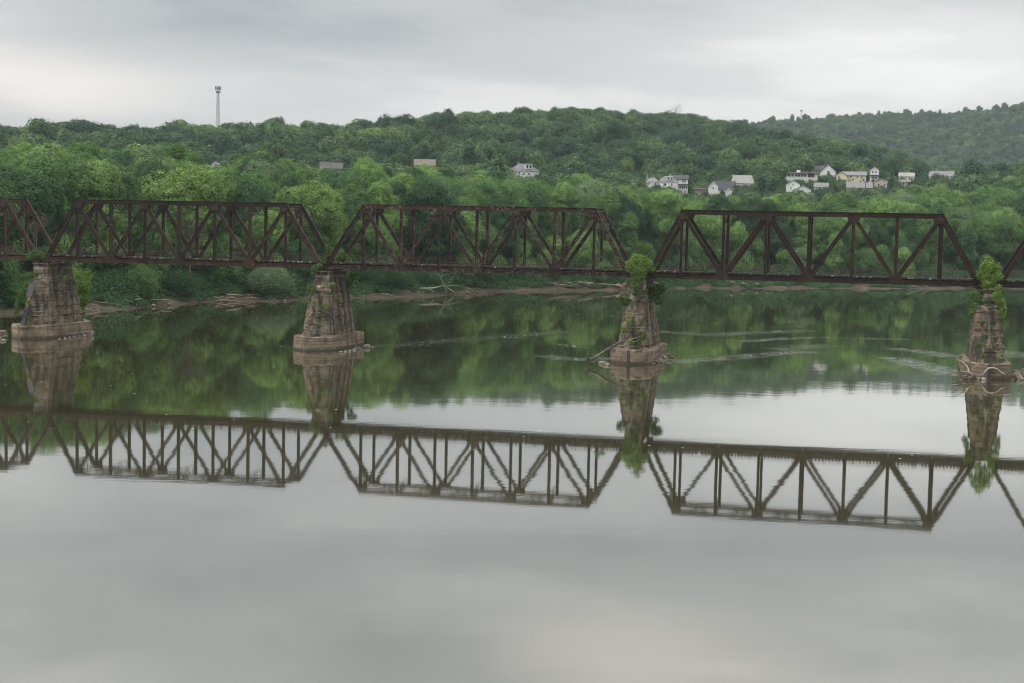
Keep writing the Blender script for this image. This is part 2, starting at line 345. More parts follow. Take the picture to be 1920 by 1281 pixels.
def ground_mat():
    m, nt, b, o = mat('bank_soil'); p = geo(nt)
    s = nt.nodes.new('ShaderNodeSeparateXYZ'); nt.links.new(p, s.inputs[0])
    mud = mixc(nt, ramp(nt, noise(nt, mapping(nt, p, sca=(1, 1, 3)), .35, 6, .65), [(.35, 0.0), (.65, 1.0)]), (.042, .033, .020), (.125, .101, .066))
    lay = noise(nt, mapping(nt, p, sca=(.05, .05, 5)), 1, 4, .6)
    mud = mixc(nt, ramp(nt, lay, [(.45, 0.0), (.6, .5)]), mud, (.045, .034, .027))
    wet = ramp(nt, s.outputs[2], [(.05, 1.0), (.5, 0.0)])
    mud = mixc(nt, mth(nt, 'MULTIPLY', wet, .6), mud, (.06, .05, .04))
    gr = mixc(nt, ramp(nt, noise(nt, p, .25, 6, .6), [(.35, 0.0), (.65, 1.0)]), (.028, .050, .018), (.062, .092, .030))
    f = ramp(nt, mth(nt, 'MULTIPLY', mth(nt, 'ADD', s.outputs[2], mth(nt, 'MULTIPLY_ADD', noise(nt, p, .5, 5, .7), 2.6, -1.3)), .1), [(.17, 0.0), (.24, 1.0)])
    nt.links.new(mixc(nt, f, mud, gr), b.inputs['Base Color']); b.inputs['Roughness'].default_value = .9
    bump(nt, b, noise(nt, p, 1.2, 6, .65), .8, .3); return m
hills = tm.build('hills', ground_mat(), smooth=True); tag(hills, kind='structure')

# ------------------------------------------------------------------ water
TH, BD, ZB, BW, HT = -0.2388, 214.39, 12.118, 5.99, 9.0
DV = np.array([math.cos(TH), math.sin(TH), 0]); NV = np.array([-math.sin(TH), math.cos(TH), 0])
def br(s, n, z): return np.array([0, BD, 0]) + s * DV + n * NV + np.array([0, 0, z])
# riffles and wakes: (photo polyline on the water, half width in metres, strength)
STREAKS = [([(690, 650), (760, 647), (830, 640), (880, 636), (960, 630), (1060, 622)], 1.5, .9), ([(1028, 668), (1060, 673), (1088, 674), (1130, 672)], .9, 1.0),
           ([(1048, 646), (1085, 651)], .6, .9), ([(1232, 680), (1275, 679)], .7, 1.0), ([(1240, 674), (1300, 676), (1380, 670), (1440, 664), (1500, 660)], 1.1, .8),
           ([(1235, 622), (1330, 628), (1420, 624), (1500, 620)], 1.6, .9), ([(1390, 640), (1450, 636), (1500, 634)], 1.0, 1.0), ([(1470, 655), (1530, 648)], 1.6, .6),
           ([(1420, 616), (1500, 612)], 1.5, .5), ([(1690, 655), (1735, 660), (1780, 668)], 1.0, .8), ([(1680, 672), (1726, 684), (1795, 702)], .9, 1.0), ([(1700, 684), (1730, 687)], .7, .8),
           ([(1790, 627), (1816, 627)], .5, 1.0), ([(1885, 660), (1920, 668)], 2, .7), ([(960, 595), (1060, 590), (1170, 586)], 2, .45), ([(1250, 600), (1420, 602)], 1.5, .5),
           ([(530, 648), (556, 652)], .6, .5), ([(660, 660), (700, 657)], .6, .5), ([(1500, 632), (1600, 635), (1690, 636)], 1.2, .5), ([(1130, 594), (1170, 592)], .8, .7)]
segs = []
for pl, hw, st in STREAKS:
    w = [on_water(*p)[:2] for p in pl]
    for a, b in zip(w[:-1], w[1:]): segs.append((a, b, hw, st))
gx = np.concatenate([[-2500, -1200, -500, -250, -160], np.arange(-115, 175, 1.6), [200, 300, 600, 1300, 2600]])
gy = np.concatenate([[-400, -100, 0, 60, 120, 160], np.arange(185, 300, 1.0), np.arange(300, 420, 3.0), [440, 500, 600, 800, 1000, 1300]])
GX, GY = np.meshgrid(gx, gy, indexing='ij'); rip = np.zeros_like(GX)
for a, b, hw, st in segs:
    ab = b - a; l2 = ab @ ab; t = np.clip(((GX - a[0]) * ab[0] + (GY - a[1]) * ab[1]) / l2, 0, 1)
    dx, dy = GX - a[0] - t * ab[0], GY - a[1] - t * ab[1]
    rip = np.maximum(rip, st * np.exp(-(dx * dx / (hw * 2.3) ** 2 + dy * dy / (hw * 2.3) ** 2)))
wm = bpy.data.meshes.new('river'); ny = len(gy)
fv = [(i * ny + j, (i + 1) * ny + j, (i + 1) * ny + j + 1, i * ny + j + 1) for i in range(len(gx) - 1) for j in range(ny - 1)]
wm.from_pydata(np.stack([GX.ravel(), GY.ravel(), np.zeros(GX.size)], 1).tolist(), [], fv)
at_ = wm.attributes.new('ripple', 'FLOAT', 'POINT'); at_.data.foreach_set('value', rip.ravel().astype(np.float32))
def water_mat():
    m, nt, b, o = mat('river_water'); nt.nodes.remove(b); p = geo(nt)
    a = nt.nodes.new('ShaderNodeAttribute'); a.attribute_name = 'ripple'
    n1 = noise(nt, mapping(nt, p, rot=(0, 0, R_(-14)), sca=(.55, 1.0, 1)), .9, 3, .55)
    n2 = noise(nt, mapping(nt, p, rot=(0, 0, R_(9)), sca=(.35, .8, 1)), .12, 3, .5)
    patch = ramp(nt, noise(nt, mapping(nt, p, sca=(.25, 1, 1)), .045, 3, .55), [(.38, .35), (.62, 1.3)])
    h = mth(nt, 'MULTIPLY', mth(nt, 'ADD', mth(nt, 'MULTIPLY', n1, .0018), mth(nt, 'MULTIPLY', n2, .0075)), patch)
    n3 = noise(nt, mapping(nt, p, rot=(0, 0, R_(-8)), sca=(.45, 1, 1)), 2.1, 4, .65)
    brk = ramp(nt, noise(nt, mapping(nt, p, sca=(.7, 2.4, 1)), .55, 4, .7), [(.50, 0.0), (.64, 1.0)])
    h = mth(nt, 'ADD', h, mth(nt, 'MULTIPLY', mth(nt, 'MULTIPLY', mth(nt, 'MULTIPLY', n3, .013), a.outputs['Fac']), brk))
    bp = nt.nodes.new('ShaderNodeBump'); bp.inputs['Strength'].default_value = 1; bp.inputs['Distance'].default_value = 1.0
    nt.links.new(h, bp.inputs['Height'])
    g = nt.nodes.new('ShaderNodeBsdfGlossy'); g.inputs['Roughness'].default_value = .032; g.inputs[0].default_value = (.97, .97, .96, 1)
    d = nt.nodes.new('ShaderNodeBsdfDiffuse'); d.inputs[0].default_value = (.052, .050, .022, 1)
    fr = nt.nodes.new('ShaderNodeFresnel'); fr.inputs[0].default_value = 1.33
    for n in (g, d, fr): nt.links.new(bp.outputs[0], n.inputs['Normal'])
    mx = nt.nodes.new('ShaderNodeMixShader'); nt.links.new(mth(nt, 'MULTIPLY_ADD', fr.outputs[0], .50, .50, True), mx.inputs[0])
    nt.links.new(d.outputs[0], mx.inputs[1]); nt.links.new(g.outputs[0], mx.inputs[2]); nt.links.new(mx.outputs[0], o.inputs[0])
    return m
wm.materials.append(water_mat()); wm.update()
river = link_mesh('river_water', wm); tag(river, kind='structure')
# foam flecks that drift along the riffles
fm = MB(); rf = random.Random(11)
def fleck(X, Y, a, b):
    an = rf.uniform(-.5, .5); c, s = math.cos(an), math.sin(an); n = 6
    fm.add([(X + c * a * math.cos(t) * k - s * b * math.sin(t) * k, Y + s * a * math.cos(t) * k + c * b * math.sin(t) * k, .015) for t, k in ((2 * math.pi * i / n, rf.uniform(.6, 1.2)) for i in range(n))], [tuple(range(n))])
for a, b, hw, st in segs:
    ln = float(np.linalg.norm(b - a))
    for _ in range(int(ln * 3.5 * st)):
        t = rf.random(); p = a + (b - a) * t
        if math.sin(t * ln * .8 + hw * 9) + rf.uniform(-.8, .8) < .1: continue
        k = rf.random() ** 3
        fleck(p[0] + rf.gauss(0, hw * .9), p[1] + rf.gauss(0, hw * 1.1), .07 + .30 * k, .04 + .12 * k)
for _ in range(420):
    x, y = rf.uniform(0, 1920), rf.uniform(580, 860); p = on_water(x, y); k = rf.random() ** 4
    fleck(p[0], p[1], .035 + .12 * k, .03 + .09 * k)
tag(fm.build('foam', simple('foam', (.55, .55, .52), (.7, .7, .68), 2)), kind='stuff')

# ------------------------------------------------------------------ foliage
def leaf_mesh(name, cen, nor, size, tints, material, rng, tilt=.34):
    """small folded leaf sprays: one rhombus of two triangles at every centre"""
    n = len(cen); j = rng.normal(size=(n, 3)); nn = nor + j * tilt; nn /= np.linalg.norm(nn, axis=1)[:, None]
    a = np.cross(nn, rng.normal(size=(n, 3))); a /= np.linalg.norm(a, axis=1)[:, None]; b = np.cross(nn, a)
    s = size[:, None]; w = rng.uniform(.55, .85, (n, 1)); bend = rng.uniform(-.25, .25, (n, 1))
    v = np.stack([cen - a * s, cen - b * s * w + nn * s * bend, cen + a * s, cen + b * s * w + nn * s * bend], 1).reshape(-1, 3)
    me = bpy.data.meshes.new(name); me.vertices.add(4 * n); me.vertices.foreach_set('co', v.astype(np.float32).ravel())
    me.loops.add(4 * n); me.loops.foreach_set('vertex_index', np.arange(4 * n, dtype=np.int32))
    me.polygons.add(n); me.polygons.foreach_set('loop_start', np.arange(0, 4 * n, 4, dtype=np.int32)); me.polygons.foreach_set('loop_total', np.full(n, 4, np.int32))
    col = np.ones((n, 4), np.float32); col[:, 0] = tints[0]; col[:, 1] = tints[1]
    at2 = me.attributes.new('tint', 'FLOAT_COLOR', 'FACE'); at2.data.foreach_set('color', col.ravel())
    me.materials.append(material); me.update(calc_edges=True); me.validate(); return me
def lobe_leaves(lobes, rng, clump_r, per, leaf, stray=.08, inner=.10):
    """clumps of leaf sprays over the outside of a set of lobes (centre, radii)"""
    C, Nn, S, T1, T2 = [], [], [], [], []
    L3 = [(np.array(c, float), np.array(r, float)) for c, r in lobes]
    for i, (c, r) in enumerate(L3):
        area = 4 * math.pi * (np.mean(r)) ** 2; k = max(3, int(area / (2.5 * clump_r ** 2)))
        d = rng.normal(size=(k, 3)); d /= np.linalg.norm(d, axis=1)[:, None]
        p = c + d * r * rng.uniform(.86, 1.06, (k, 1))
        keep = np.ones(k, bool)
        for q, (c2, r2) in enumerate(L3):
            if q != i: keep &= (((p - c2) / r2) ** 2).sum(1) > .72
        for pp, dd in zip(p[keep], d[keep]):
            m = max(3, int(per * rng.uniform(.6, 1.35))); t1 = np.clip(.48 + rng.normal() * .29, 0, 1); t2 = rng.random()
            q = rng.normal(size=(m, 3)) * clump_r * .55; q -= dd * (q @ dd)[:, None] * .45
            q += np.array([0, 0, 1]) * (rng.random((m, 1)) * .25 * clump_r)
            nn = dd * 1.0 + q / clump_r * .45 + np.array([0, 0, .30])
            C.append(pp + q); Nn.append(nn); S.append(rng.uniform(.65, 1.25, m) * leaf)
            T1.append(np.clip(t1 + rng.normal(size=m) * .10, 0, 1)); T2.append(np.full(m, t2))
        m = int(per * k * inner)
        if m:
            d = rng.normal(size=(m, 3)); d /= np.linalg.norm(d, axis=1)[:, None]
            C.append(c + d * r * rng.uniform(.45, .8, (m, 1))); Nn.append(d + 1e-3); S.append(rng.uniform(1.3, 2.0, m) * leaf); T1.append(np.full(m, .4)); T2.append(np.full(m, .2))
        m = int(per * k * stray)
        if m:
            d = rng.normal(size=(m, 3)); d[:, 2] = d[:, 2] * .7 + .3; d /= np.linalg.norm(d, axis=1)[:, None]
            C.append(c + d * r * rng.uniform(1.03, 1.38, (m, 1))); Nn.append(d + np.array([0, 0, .4])); S.append(rng.uniform(.6, 1.0, m) * leaf); T1.append(rng.uniform(.4, .9, m)); T2.append(rng.random(m))
    return np.concatenate(C), np.concatenate(Nn), np.concatenate(S), (np.concatenate(T1), np.concatenate(T2))
def crown_lobes(rng, h, rad, base, nl, shape):
    """lobes of a crown of total height h; base is the height where foliage starts"""
    lobes = []; nl = int(nl * .62); ch = h - base; cz = base + ch * .52
    for i in range(nl):
        a = rng.uniform(0, 2 * math.pi) if i else 0; t = (i + .5) / nl
        zf = rng.uniform(.08, .92) if i > 1 else .78
        if shape == 'round': prof_ = math.sqrt(max(.05, 1 - (2 * zf - .95) ** 2))
        elif shape == 'oval': prof_ = math.sqrt(max(.05, 1 - (2 * zf - .9) ** 2)) * .95
        elif shape == 'cone': prof_ = max(.1, 1.05 - zf)
        else: prof_ = .45 + .55 * math.sqrt(max(0.02, 1 - (2 * zf - 1.15) ** 2)) if zf > .3 else .75
        rr = rng.uniform(.34, .54) * rad * (.75 + .35 * prof_)
        rho = max(0, prof_ * rad - rr * .8) * rng.uniform(.7, 1.05)
        lobes.append(((rho * math.cos(a), rho * math.sin(a), base + zf * ch - rr * .15), (rr, rr, rr * rng.uniform(.72, .95))))
    lobes.append(((0, 0, cz), (rad * .52, rad * .52, ch * .40)))
    lobes.append(((rng.normal() * .1 * rad, rng.normal() * .1 * rad, h - rad * .36), (rad * .40, rad * .40, rad * .36)))
    return lobes
def trunk_mb(rng, h, rad, r0=.32):
    mb = MB(); lean = rng.normal(size=2) * .04 * h
    path = [(lean[0] * t * t, lean[1] * t * t, h * .86 * t - .8 * (t == 0)) for t in (0, .12, .3, .5, .7, .9, 1)]
    mb.tube(path, [r0 * 1.35, r0, r0 * .85, r0 * .65, r0 * .42, r0 * .2, .05], 6)
    for k in range(7):
        t = rng.uniform(.25, .75); a = k * 2.4 + rng.uniform(-.4, .4); l = rad * rng.uniform(.55, .85)
        b = Vector((lean[0] * t * t, lean[1] * t * t, h * .86 * t))
        mb.tube([b, b + Vector((math.cos(a) * l * .5, math.sin(a) * l * .5, l * .42)), b + Vector((math.cos(a) * l, math.sin(a) * l, l * .62))], [r0 * .38, r0 * .25, .04], 5)
    return mb
VAR = []      # near kinds: (crown mesh, trunk mesh, height, radius)
SPEC = [('round', 23, 7.4, 3.0, 22), ('round', 20, 6.8, 1.2, 20), ('oval', 26, 6.4, 3.0, 24), ('oval', 22, 5.4, 1.2, 20), ('broad', 22, 8.8, 3.4, 26), ('broad', 15, 7.0, .6, 17), ('oval', 28, 7.0, 4.0, 26), ('round', 13, 5.6, .3, 14)]
for i, (shp, h, rad, base, nl) in enumerate(SPEC):
    rng = np.random.default_rng(100 + i)
    C, Nn, S, T = lobe_leaves(crown_lobes(rng, h, rad, base, nl, shp), rng, .75, 20, .23)
    VAR.append((leaf_mesh('crown', C, Nn, S, T, M_LEAF_MASS, rng), trunk_mb(rng, h, rad).mesh('trunk', M_BARK), h, rad))
FAR = []
for i, (shp, h, rad, base, nl) in enumerate([('round', 14, 5.8, 1.0, 13), ('oval', 17, 5.2, 1.5, 13), ('broad', 14, 6.8, 1.5, 14), ('oval', 15, 4.4, .5, 12), ('round', 12, 4.8, .5, 11), ('broad', 16, 6.2, 2.0, 9), ('cone', 19, 4.2, 1.0, 16)]):
    rng = np.random.default_rng(200 + i)
    C, Nn, S, T = lobe_leaves(crown_lobes(rng, h, rad, base, nl, shp), rng, 1.1, 12, .46)
    FAR.append((leaf_mesh('crown', C, Nn, S, T, M_LEAF_HILL, rng), h, rad))
print('crown faces', [len(v[0].polygons) for v in VAR], [len(v[0].polygons) for v in FAR])

def plain_tree(name, label, cat, group, crown_me, trunk_me, loc, sc, rz, leafmat=None):
    t = empty(name, loc, rz); t.scale = (sc[0], sc[0], sc[1]); tag(t, label, cat, group)
    c = link_mesh('crown', crown_me, t); link_mesh('trunk', trunk_me, t)
    if leafmat: c.material_slots[0].link = 'OBJECT'; c.material_slots[0].material = leafmat
    return t
def shrub(name, label, loc, blobs, leafmat, group=None, leaf=.16, clump=.4, per=14, stems=True, seed=0, cat='shrub', bark=None):
    rng = np.random.default_rng(900 + seed); leaf *= .72; per = int(per * 1.7)
    C, Nn, S, T = lobe_leaves(blobs, rng, clump, per, leaf, .30, .06)
    t = empty(name, loc); tag(t, label, cat, group)
    link_mesh('foliage', leaf_mesh('foliage', C, Nn, S, T, leafmat, rng, .7), t)
    if stems:
        mb = MB()
        for (c, r) in blobs:
            c = Vector(c); mb.tube([(c.x * .15, c.y * .15, -.15), (c.x * .6, c.y * .6, c.z * .55), tuple(c + Vector((0, 0, r[2] * .4)))], [.07, .05, .02], 5)
        mb.build('stem', bark or M_BARK, t)
    return t

# ------------------------------------------------------------------ the railway bridge
NICK = ['plated', 'bare', 'bush', 'vine']
PIER_S = [-75.15, -28.95, 18.0, 65.15]
SPANS = [  # s of the first inner post, panel length, first and last panel
    (-81.63 - 6 * 5.72, 5.72, 5.3, 5.727, M_RUST_BROWN, 'rusty truss span cut off by the frame beside the pier with a steel-plated nose'),
    (-69.2275, 5.7174, 5.1943, 5.6805, M_RUST, 'rusty truss span between the steel-plated pier and the bare-topped pier'),
    (-22.6961, 5.7204, 5.9014, 4.9836, M_RUST_PALE, 'blotchy pale-rusted truss span between the bare-topped pier and the bright-bush pier'),
    (23.9748, 5.8027, 4.5685, 5.1089, M_RUST, 'dark rusty truss span between the bright-bush pier and the vine-draped pier'),
    (66.41 + 5.3, 5.75, 5.3, 5.2, M_RUST, 'dark rusty truss span running out of the frame from the vine-draped pier')]
def make_span(idx, s1, Lp, eL, eR, M, label):
    rr = random.Random(40 + idx)
    S = [s1 - eL] + [s1 + k * Lp for k in range(7)] + [s1 + 6 * Lp + eR]
    sc = (S[0] + S[8]) / 2; S = [v - sc for v in S]
    root = empty('truss_span', br(sc, BW / 2, ZB), TH)
    tag(root, label, 'bridge span', 'steel truss spans of the railway bridge')
    for n in (-BW / 2, BW / 2):
        P = lambda k, z: (S[k], n, z)
        MB().ibeam((S[0] - .35, n, 0), (S[8] + .35, n, 0), .58, .5).build('bottom_chord', M, root)
        MB().ibeam((S[1] - .22, n, HT), (S[7] + .22, n, HT), .60, .55).build('top_chord', M, root)
        MB().ibeam(P(0, .0), (S[1], n, HT - .05), .56, .52).build('end_post', M, root)
        MB().ibeam(P(8, .0), (S[7], n, HT - .05), .56, .52).build('end_post', M, root)
        for k in range(1, 8):
            w = .36 if k % 2 else .40
            mb = MB().ibeam((S[k], n, -.2), (S[k], n, HT - .25), w, .36)
            mb.build('vertical_post', M, root)
        for a, b in ((1, 2), (3, 2), (3, 4), (5, 4), (5, 6), (7, 6)):
            heavy = .50 if a in (1, 7) else .46
            MB().ibeam(P(a, HT - .25), P(b, .2), heavy, .40).build('diagonal_brace', M, root)
        for k in (1, 3, 5, 7):
            mb = MB(); w = .95 if k in (3, 5) else .85
            ctr = S[k] + (.25 if k == 1 else -.25 if k == 7 else 0)
            for o in (-.285, .285):
                pts = [(ctr - w * .9, HT - .25), (ctr + w * .9, HT - .25), (ctr + w * .62, HT - 1.05), (ctr - w * .62, HT - 1.05)]
                mb.loft([[(x, n + o - .012, z) for x, z in pts], [(x, n + o + .012, z) for x, z in pts]])
            mb.build('gusset_plate', M, root)
        for k in (2, 4, 6):
            mb = MB()
            for o in (-.265, .265):
                pts = [(S[k] - .95, -.30), (S[k] + .95, -.30), (S[k] + .95, .30), (S[k] + .60, 1.0), (S[k] - .60, 1.0), (S[k] - .95, .30)]
                mb.loft([[(x, n + o - .012, z) for x, z in pts], [(x, n + o + .012, z) for x, z in pts]])
            mb.build('gusset_plate', M, root)
        for k in (0, 8): MB().box((S[k], n, -.41), (.9, .8, .20)).box((S[k], n, -.56), (.7, .95, .10)).build('bearing', M, root)
    for k in range(9): MB().ibeam((S[k], -BW / 2 + .2, .0), (S[k], BW / 2 - .2, .0), .75, .32, (1, 0, 0)).build('floor_beam', M, root)
    for n in (-1.1, 1.1): MB().ibeam((S[0], n, .14), (S[8], n, .14), .62, .3).build('stringer', M, root)
    dk = MB(); pale = MB(); x = S[0] - .5
    while x < S[8] + .5:
        ln = rr.uniform(2.15, 2.45); dz = rr.uniform(-.02, .02)
        if rr.random() > .03:
            dk.box((x, 0, .58 + dz), (.24, ln * 2, .24))
            if rr.random() < (.42 if idx == 1 else .14): pale.box((x + .01, -ln - .05, .60 + dz), (.26, .09, .21))
        x += .46
    n0 = len(dk.f); dk.add(pale.v, pale.f); d = dk.build('deck', M_TIE, root); d.data.materials.append(M_TIE_PALE)
    for p_ in d.data.polygons[n0:]: p_.material_index = 1
    gr = MB(); x = S[0] + .2; ny_ = 2.62
    while x < S[8]:
        gr.beam((x, ny_, .45), (x, ny_, 1.72), .08, .08); x += 2.05
    for z in (.98, 1.34, 1.68): gr.beam((S[0], ny_ - .06, z), (S[8], ny_ - .06, z), .075, .06)
    gr.beam((S[0], 2.55, .50), (S[8], 2.55, .50), .08, .5)
    gr.build('guardrail', M_RAIL, root)
    # portals: lattice in the plane of the end posts
    for a, b in ((0, 1), (8, 7)):
        q = lambda t, n: (S[a] + (S[b] - S[a]) * t, n, HT * t)
        mb = MB(); y0 = BW / 2 - .2
        mb.beam(q(.985, -y0), q(.985, y0), .3, .22, (1, 0, 0)); mb.beam(q(.79, -y0), q(.79, y0), .22, .2, (1, 0, 0))
        m = 5
        for i in range(m):
            for (t0, t1) in ((.79, .98), (.98, .79)):
                mb.beam(q(t0, -y0 + 2 * y0 * i / m), q(t1, -y0 + 2 * y0 * (i + 1) / m), .09, .08, (1, 0, 0))
        for sgn in (-1, 1): mb.beam(q(.79, sgn * (y0 - 1.1)), q(.66, sgn * y0), .12, .1, (1, 0, 0))
        mb.build('portal_frame', M, root)
    for k in range(2, 7):
        mb = MB(); y0 = BW / 2 - .15
        mb.beam((S[k], -y0, HT - 1.55), (S[k], y0, HT - 1.55), .12, .12, (1, 0, 0)); mb.beam((S[k], -y0, HT - .1), (S[k], y0, HT - .1), .2, .2, (1, 0, 0))
        for i in range(4):
            z0, z1 = ((HT - 1.5, HT - .3), (HT - .3, HT - 1.5))[i % 2]
            mb.beam((S[k], -y0 + y0 * i / 2, z0), (S[k], -y0 + y0 * (i + 1) / 2, z1), .08, .08, (1, 0, 0))
        mb.build('sway_frame', M, root)
    for k in range(1, 7):
        mb = MB(); y0 = BW / 2 - .3
        mb.beam((S[k], -y0, HT + .02), (S[k + 1], y0, HT + .02), .1, .1); mb.beam((S[k], y0, HT - .10), (S[k + 1], -y0, HT - .10), .1, .1)
        mb.build('lateral_brace', M, root)
    return root
for i, a in enumerate(SPANS): make_span(i, *a)

# ------------------------------------------------------------------ piers
PIER_LAB = ['stone pier with a rusty steel plate on its nose and a leafy sapling beside it',
            'bare-topped stone pier with grassy tufts on its face and rounded tan base',
            'stone pier topped by a bright lime bush, driftwood trunk leaning on its base',
            'vine-draped stone pier with a driftwood heap and curved pale log at its base']
def hexa(hw, sh, tip, z): return [(-hw, -sh, z), (0, -tip, z), (hw, -sh, z), (hw, sh, z), (0, tip, z), (-hw, sh, z)]
def subdiv(ring, k):
    out = []
    for i in range(len(ring)):
        a, b = np.array(ring[i]), np.array(ring[(i + 1) % len(ring)])
        for j in range(k): out.append(tuple(a + (b - a) * j / k))
    return out
def shaft_mesh(rings, name, rng, jit, out):
    """courses of stone: each course a ring pair pushed in or out a little, u runs round the shaft, v is the height"""
    mb = MB(); us = []
    k = 4
    for z0, z1, ringf in rings:
        r = [subdiv(ringf(z), k) for z in (z0, z1)]
        off = rng.normal(size=len(r[0])) * jit + rng.normal() * jit * .7
        rr = []
        for q in r:
            c = np.array(q); ln = np.linalg.norm(c[:, :2], axis=1, keepdims=True)
            c[:, :2] *= 1 + off[:, None] / ln; rr.append([tuple(p) for p in c])
        per = np.cumsum([0] + [math.dist(r[0][i], r[0][(i + 1) % len(r[0])]) for i in range(len(r[0]))])
        base = len(mb.v); n = len(r[0]); mb.v += rr[0] + rr[1]
        for i in range(n):
            j = (i + 1) % n; mb.f.append((base + i, base + j, base + n + j, base + n + i))
            us.append([(per[i], z0), (per[i + 1], z0), (per[i + 1], z1), (per[i], z1)])
        mb.f.append(tuple(base + n + i for i in range(n))); us.append([(p[0], p[1]) for p in rr[1]])
        mb.f.append(tuple(base + i for i in range(n))[::-1]); us.append([(p[0], p[1]) for p in rr[0]][::-1])
    me = mb.mesh(name, M_STONE); uv = me.uv_layers.new(name='UVMap')
    uv.data.foreach_set('uv', np.array([c for f in us for c in f], np.float32).ravel()); return me
def make_pier(i, s):
    rng = np.random.default_rng(500 + i)
    root = empty('stone_pier', br(s, BW / 2, 0), TH); tag(root, PIER_LAB[i], 'bridge pier', 'stone piers of the railway bridge')
    F = 2.05
    def lower(z):
        t = (z - F) / (8.5 - F); return hexa(2.25 - .72 * t, 5.5 - 1.6 * t, 8.4 - 2.7 * t, z)
    def nose(z):
        t = (z - 8.5) / .9; return hexa(1.53 - .30 * t, 3.9 - .1 * t, 5.6 - 1.5 * t, z)
    def upper(z):
        t = (z - 9.4) / 2.0; return [(-1.22 + .04 * t, -3.72, z), (0, -3.74, z), (1.22 - .04 * t, -3.72, z), (1.22 - .04 * t, 3.72, z), (0, 3.74, z), (-1.22 + .04 * t, 3.72, z)]
    rings = []; z = F - .02
    while z < 8.45: rings.append((z, min(z + .478, 8.5), lower)); z += .48
    rings += [(8.5, 8.78, lambda z: [(x * 1.04, y * 1.02, zz_) for x, y, zz_ in lower(z)])]
    rings += [(8.78, 9.08, nose), (9.08, 9.4, nose)]
    z = 9.4
    while z < 11.0: rings.append((z, z + .478, upper)); z += .48
    rings.append((z, 11.46, lambda z: [(x * 1.12, y * 1.04, zz_) for x, y, zz_ in upper(z)]))
    link_mesh('shaft', shaft_mesh(rings, 'shaft', rng, .075, None), root)
    # concrete base, a little worn
    fb = MB(); hw, sh, tp = 2.95, 6.9, 9.35; rr = []
    tops = [(-1.6, 1.0), (.3, 1.0), (1.75, 1.0), (F - .12, 1.0), (F + .02, .965)]
    for z, k in tops:
        r = np.array(subdiv(hexa(hw * k, sh * (1 - (1 - k) * .5), tp * (1 - (1 - k) * .4), z), 6))
        j = rng.normal(size=(len(r), 3)) * (.055 if z > 0 else 0); j[:, 2] *= 1.2 if z > 1.7 else 0
        rr.append([tuple(p) for p in r + j])
    fb.loft(rr); fb.build('footing', M_CONC, root)
    if i in (2, 3): MB().beam((0, -tp - .02, .35), (0, -tp - .02, F - .05), .40, .14).build('nose_strip', M_PLATE, root)
    if i == 0:
        pl = MB()
        a, b = np.array([-.05, -8.45, 2.15]), np.array([-.05, -5.72, 8.55])
        L_ = lambda t, o=0: a + (b - a) * t + np.array([0, -.06 - o, 0])
        pl.beam(L_(0), L_(.42), .62, .16, (0, 1, .4)); pl.beam(L_(.66), L_(.97), .95, .14, (0, 1, .4))
        pl.build('nose_plate', M_PLATE, root)
        MB().beam(L_(.42, -.03), L_(.66, -.03), .45, .10, (0, 1, .4)).build('rusted_plate', simple('orange_rust', (.12, .055, .025), (.24, .14, .07), 1.5), root)
    return root
for i, s in enumerate(PIER_S): make_pier(i, s)

# rocks and rubble round the piers
def rock_mesh(seed, sx, sy, sz):
    rg = np.random.default_rng(seed)
    import bmesh
    bm = bmesh.new(); bmesh.ops.create_icosphere(bm, subdivisions=2, radius=1)
    dirs = rg.normal(size=(9, 3)); dirs /= np.linalg.norm(dirs, axis=1)[:, None]; cut = rg.uniform(.55, .85, 9)
    for v in bm.verts:
        p = np.array(v.co)
        for d, c in zip(dirs, cut):
            e = p @ d
            if e > c: p = p - d * (e - c)
        p += rg.normal(size=3) * .025
        v.co = (p[0] * sx, p[1] * sy, p[2] * sz)
    me = bpy.data.meshes.new('rock'); bm.to_mesh(me); bm.free(); return me
def rock(label, group, px, py, size, seed, m=None, zup=.0, flat=.6):
    p = on_water(px, py); rg = random.Random(seed)
    me = rock_mesh(seed, size * rg.uniform(.8, 1.2), size * rg.uniform(.6, .9), size * flat); me.materials.append(m or M_ROCK)
    o = link_mesh('rock', me); o.location = (p[0], p[1], size * flat * .35 + zup); o.rotation_euler = (rg.uniform(-.2, .2), rg.uniform(-.2, .2), rg.uniform(0, 6))
    return tag(o, label, 'rock', group)
rock('largest pale boulder at the tail of the rubble by the plated pier', 'rocks by the plated pier', 170, 629, .85, 1, flat=.75)
for k, (x, y, s_) in enumerate([(158, 631, .5), (148, 632, .42), (139, 633, .38), (131, 634, .33), (122, 635, .28), (112, 636, .25), (152, 628, .4)]):
    rock('small pale stone in the rubble strip along the plated pier base', 'rocks by the plated pier', x, y, s_, 10 + k)
rock('slanted slab of rubble at the nose of the plated pier', 'rocks by the plated pier', 4, 630, 1.0, 30, flat=.95)
for k, (x, y, s_) in enumerate([(10, 634, .6), (-2, 637, .8), (6, 640, .45), (12, 629, .5)]):
    rock('broken stone heaped at the nose of the plated pier', 'rocks by the plated pier', x, y, s_, 31 + k)
rock('flat tan rock standing clear in the water beside the bare-topped pier', 'rocks by the bare-topped pier', 686, 652, .85, 41, flat=.5)
rock('thin low stone trailing off beside the bare-topped pier', 'rocks by the bare-topped pier', 698, 652, .5, 42, flat=.25)
for k, (x, y, s_) in enumerate([(674, 655, .42), (664, 657, .38), (656, 659, .32), (668, 653, .4), (640, 661, .3), (648, 660, .26)]):
    rock('small stone against the bare-topped pier base', 'rocks by the bare-topped pier', x, y, s_, 43 + k)
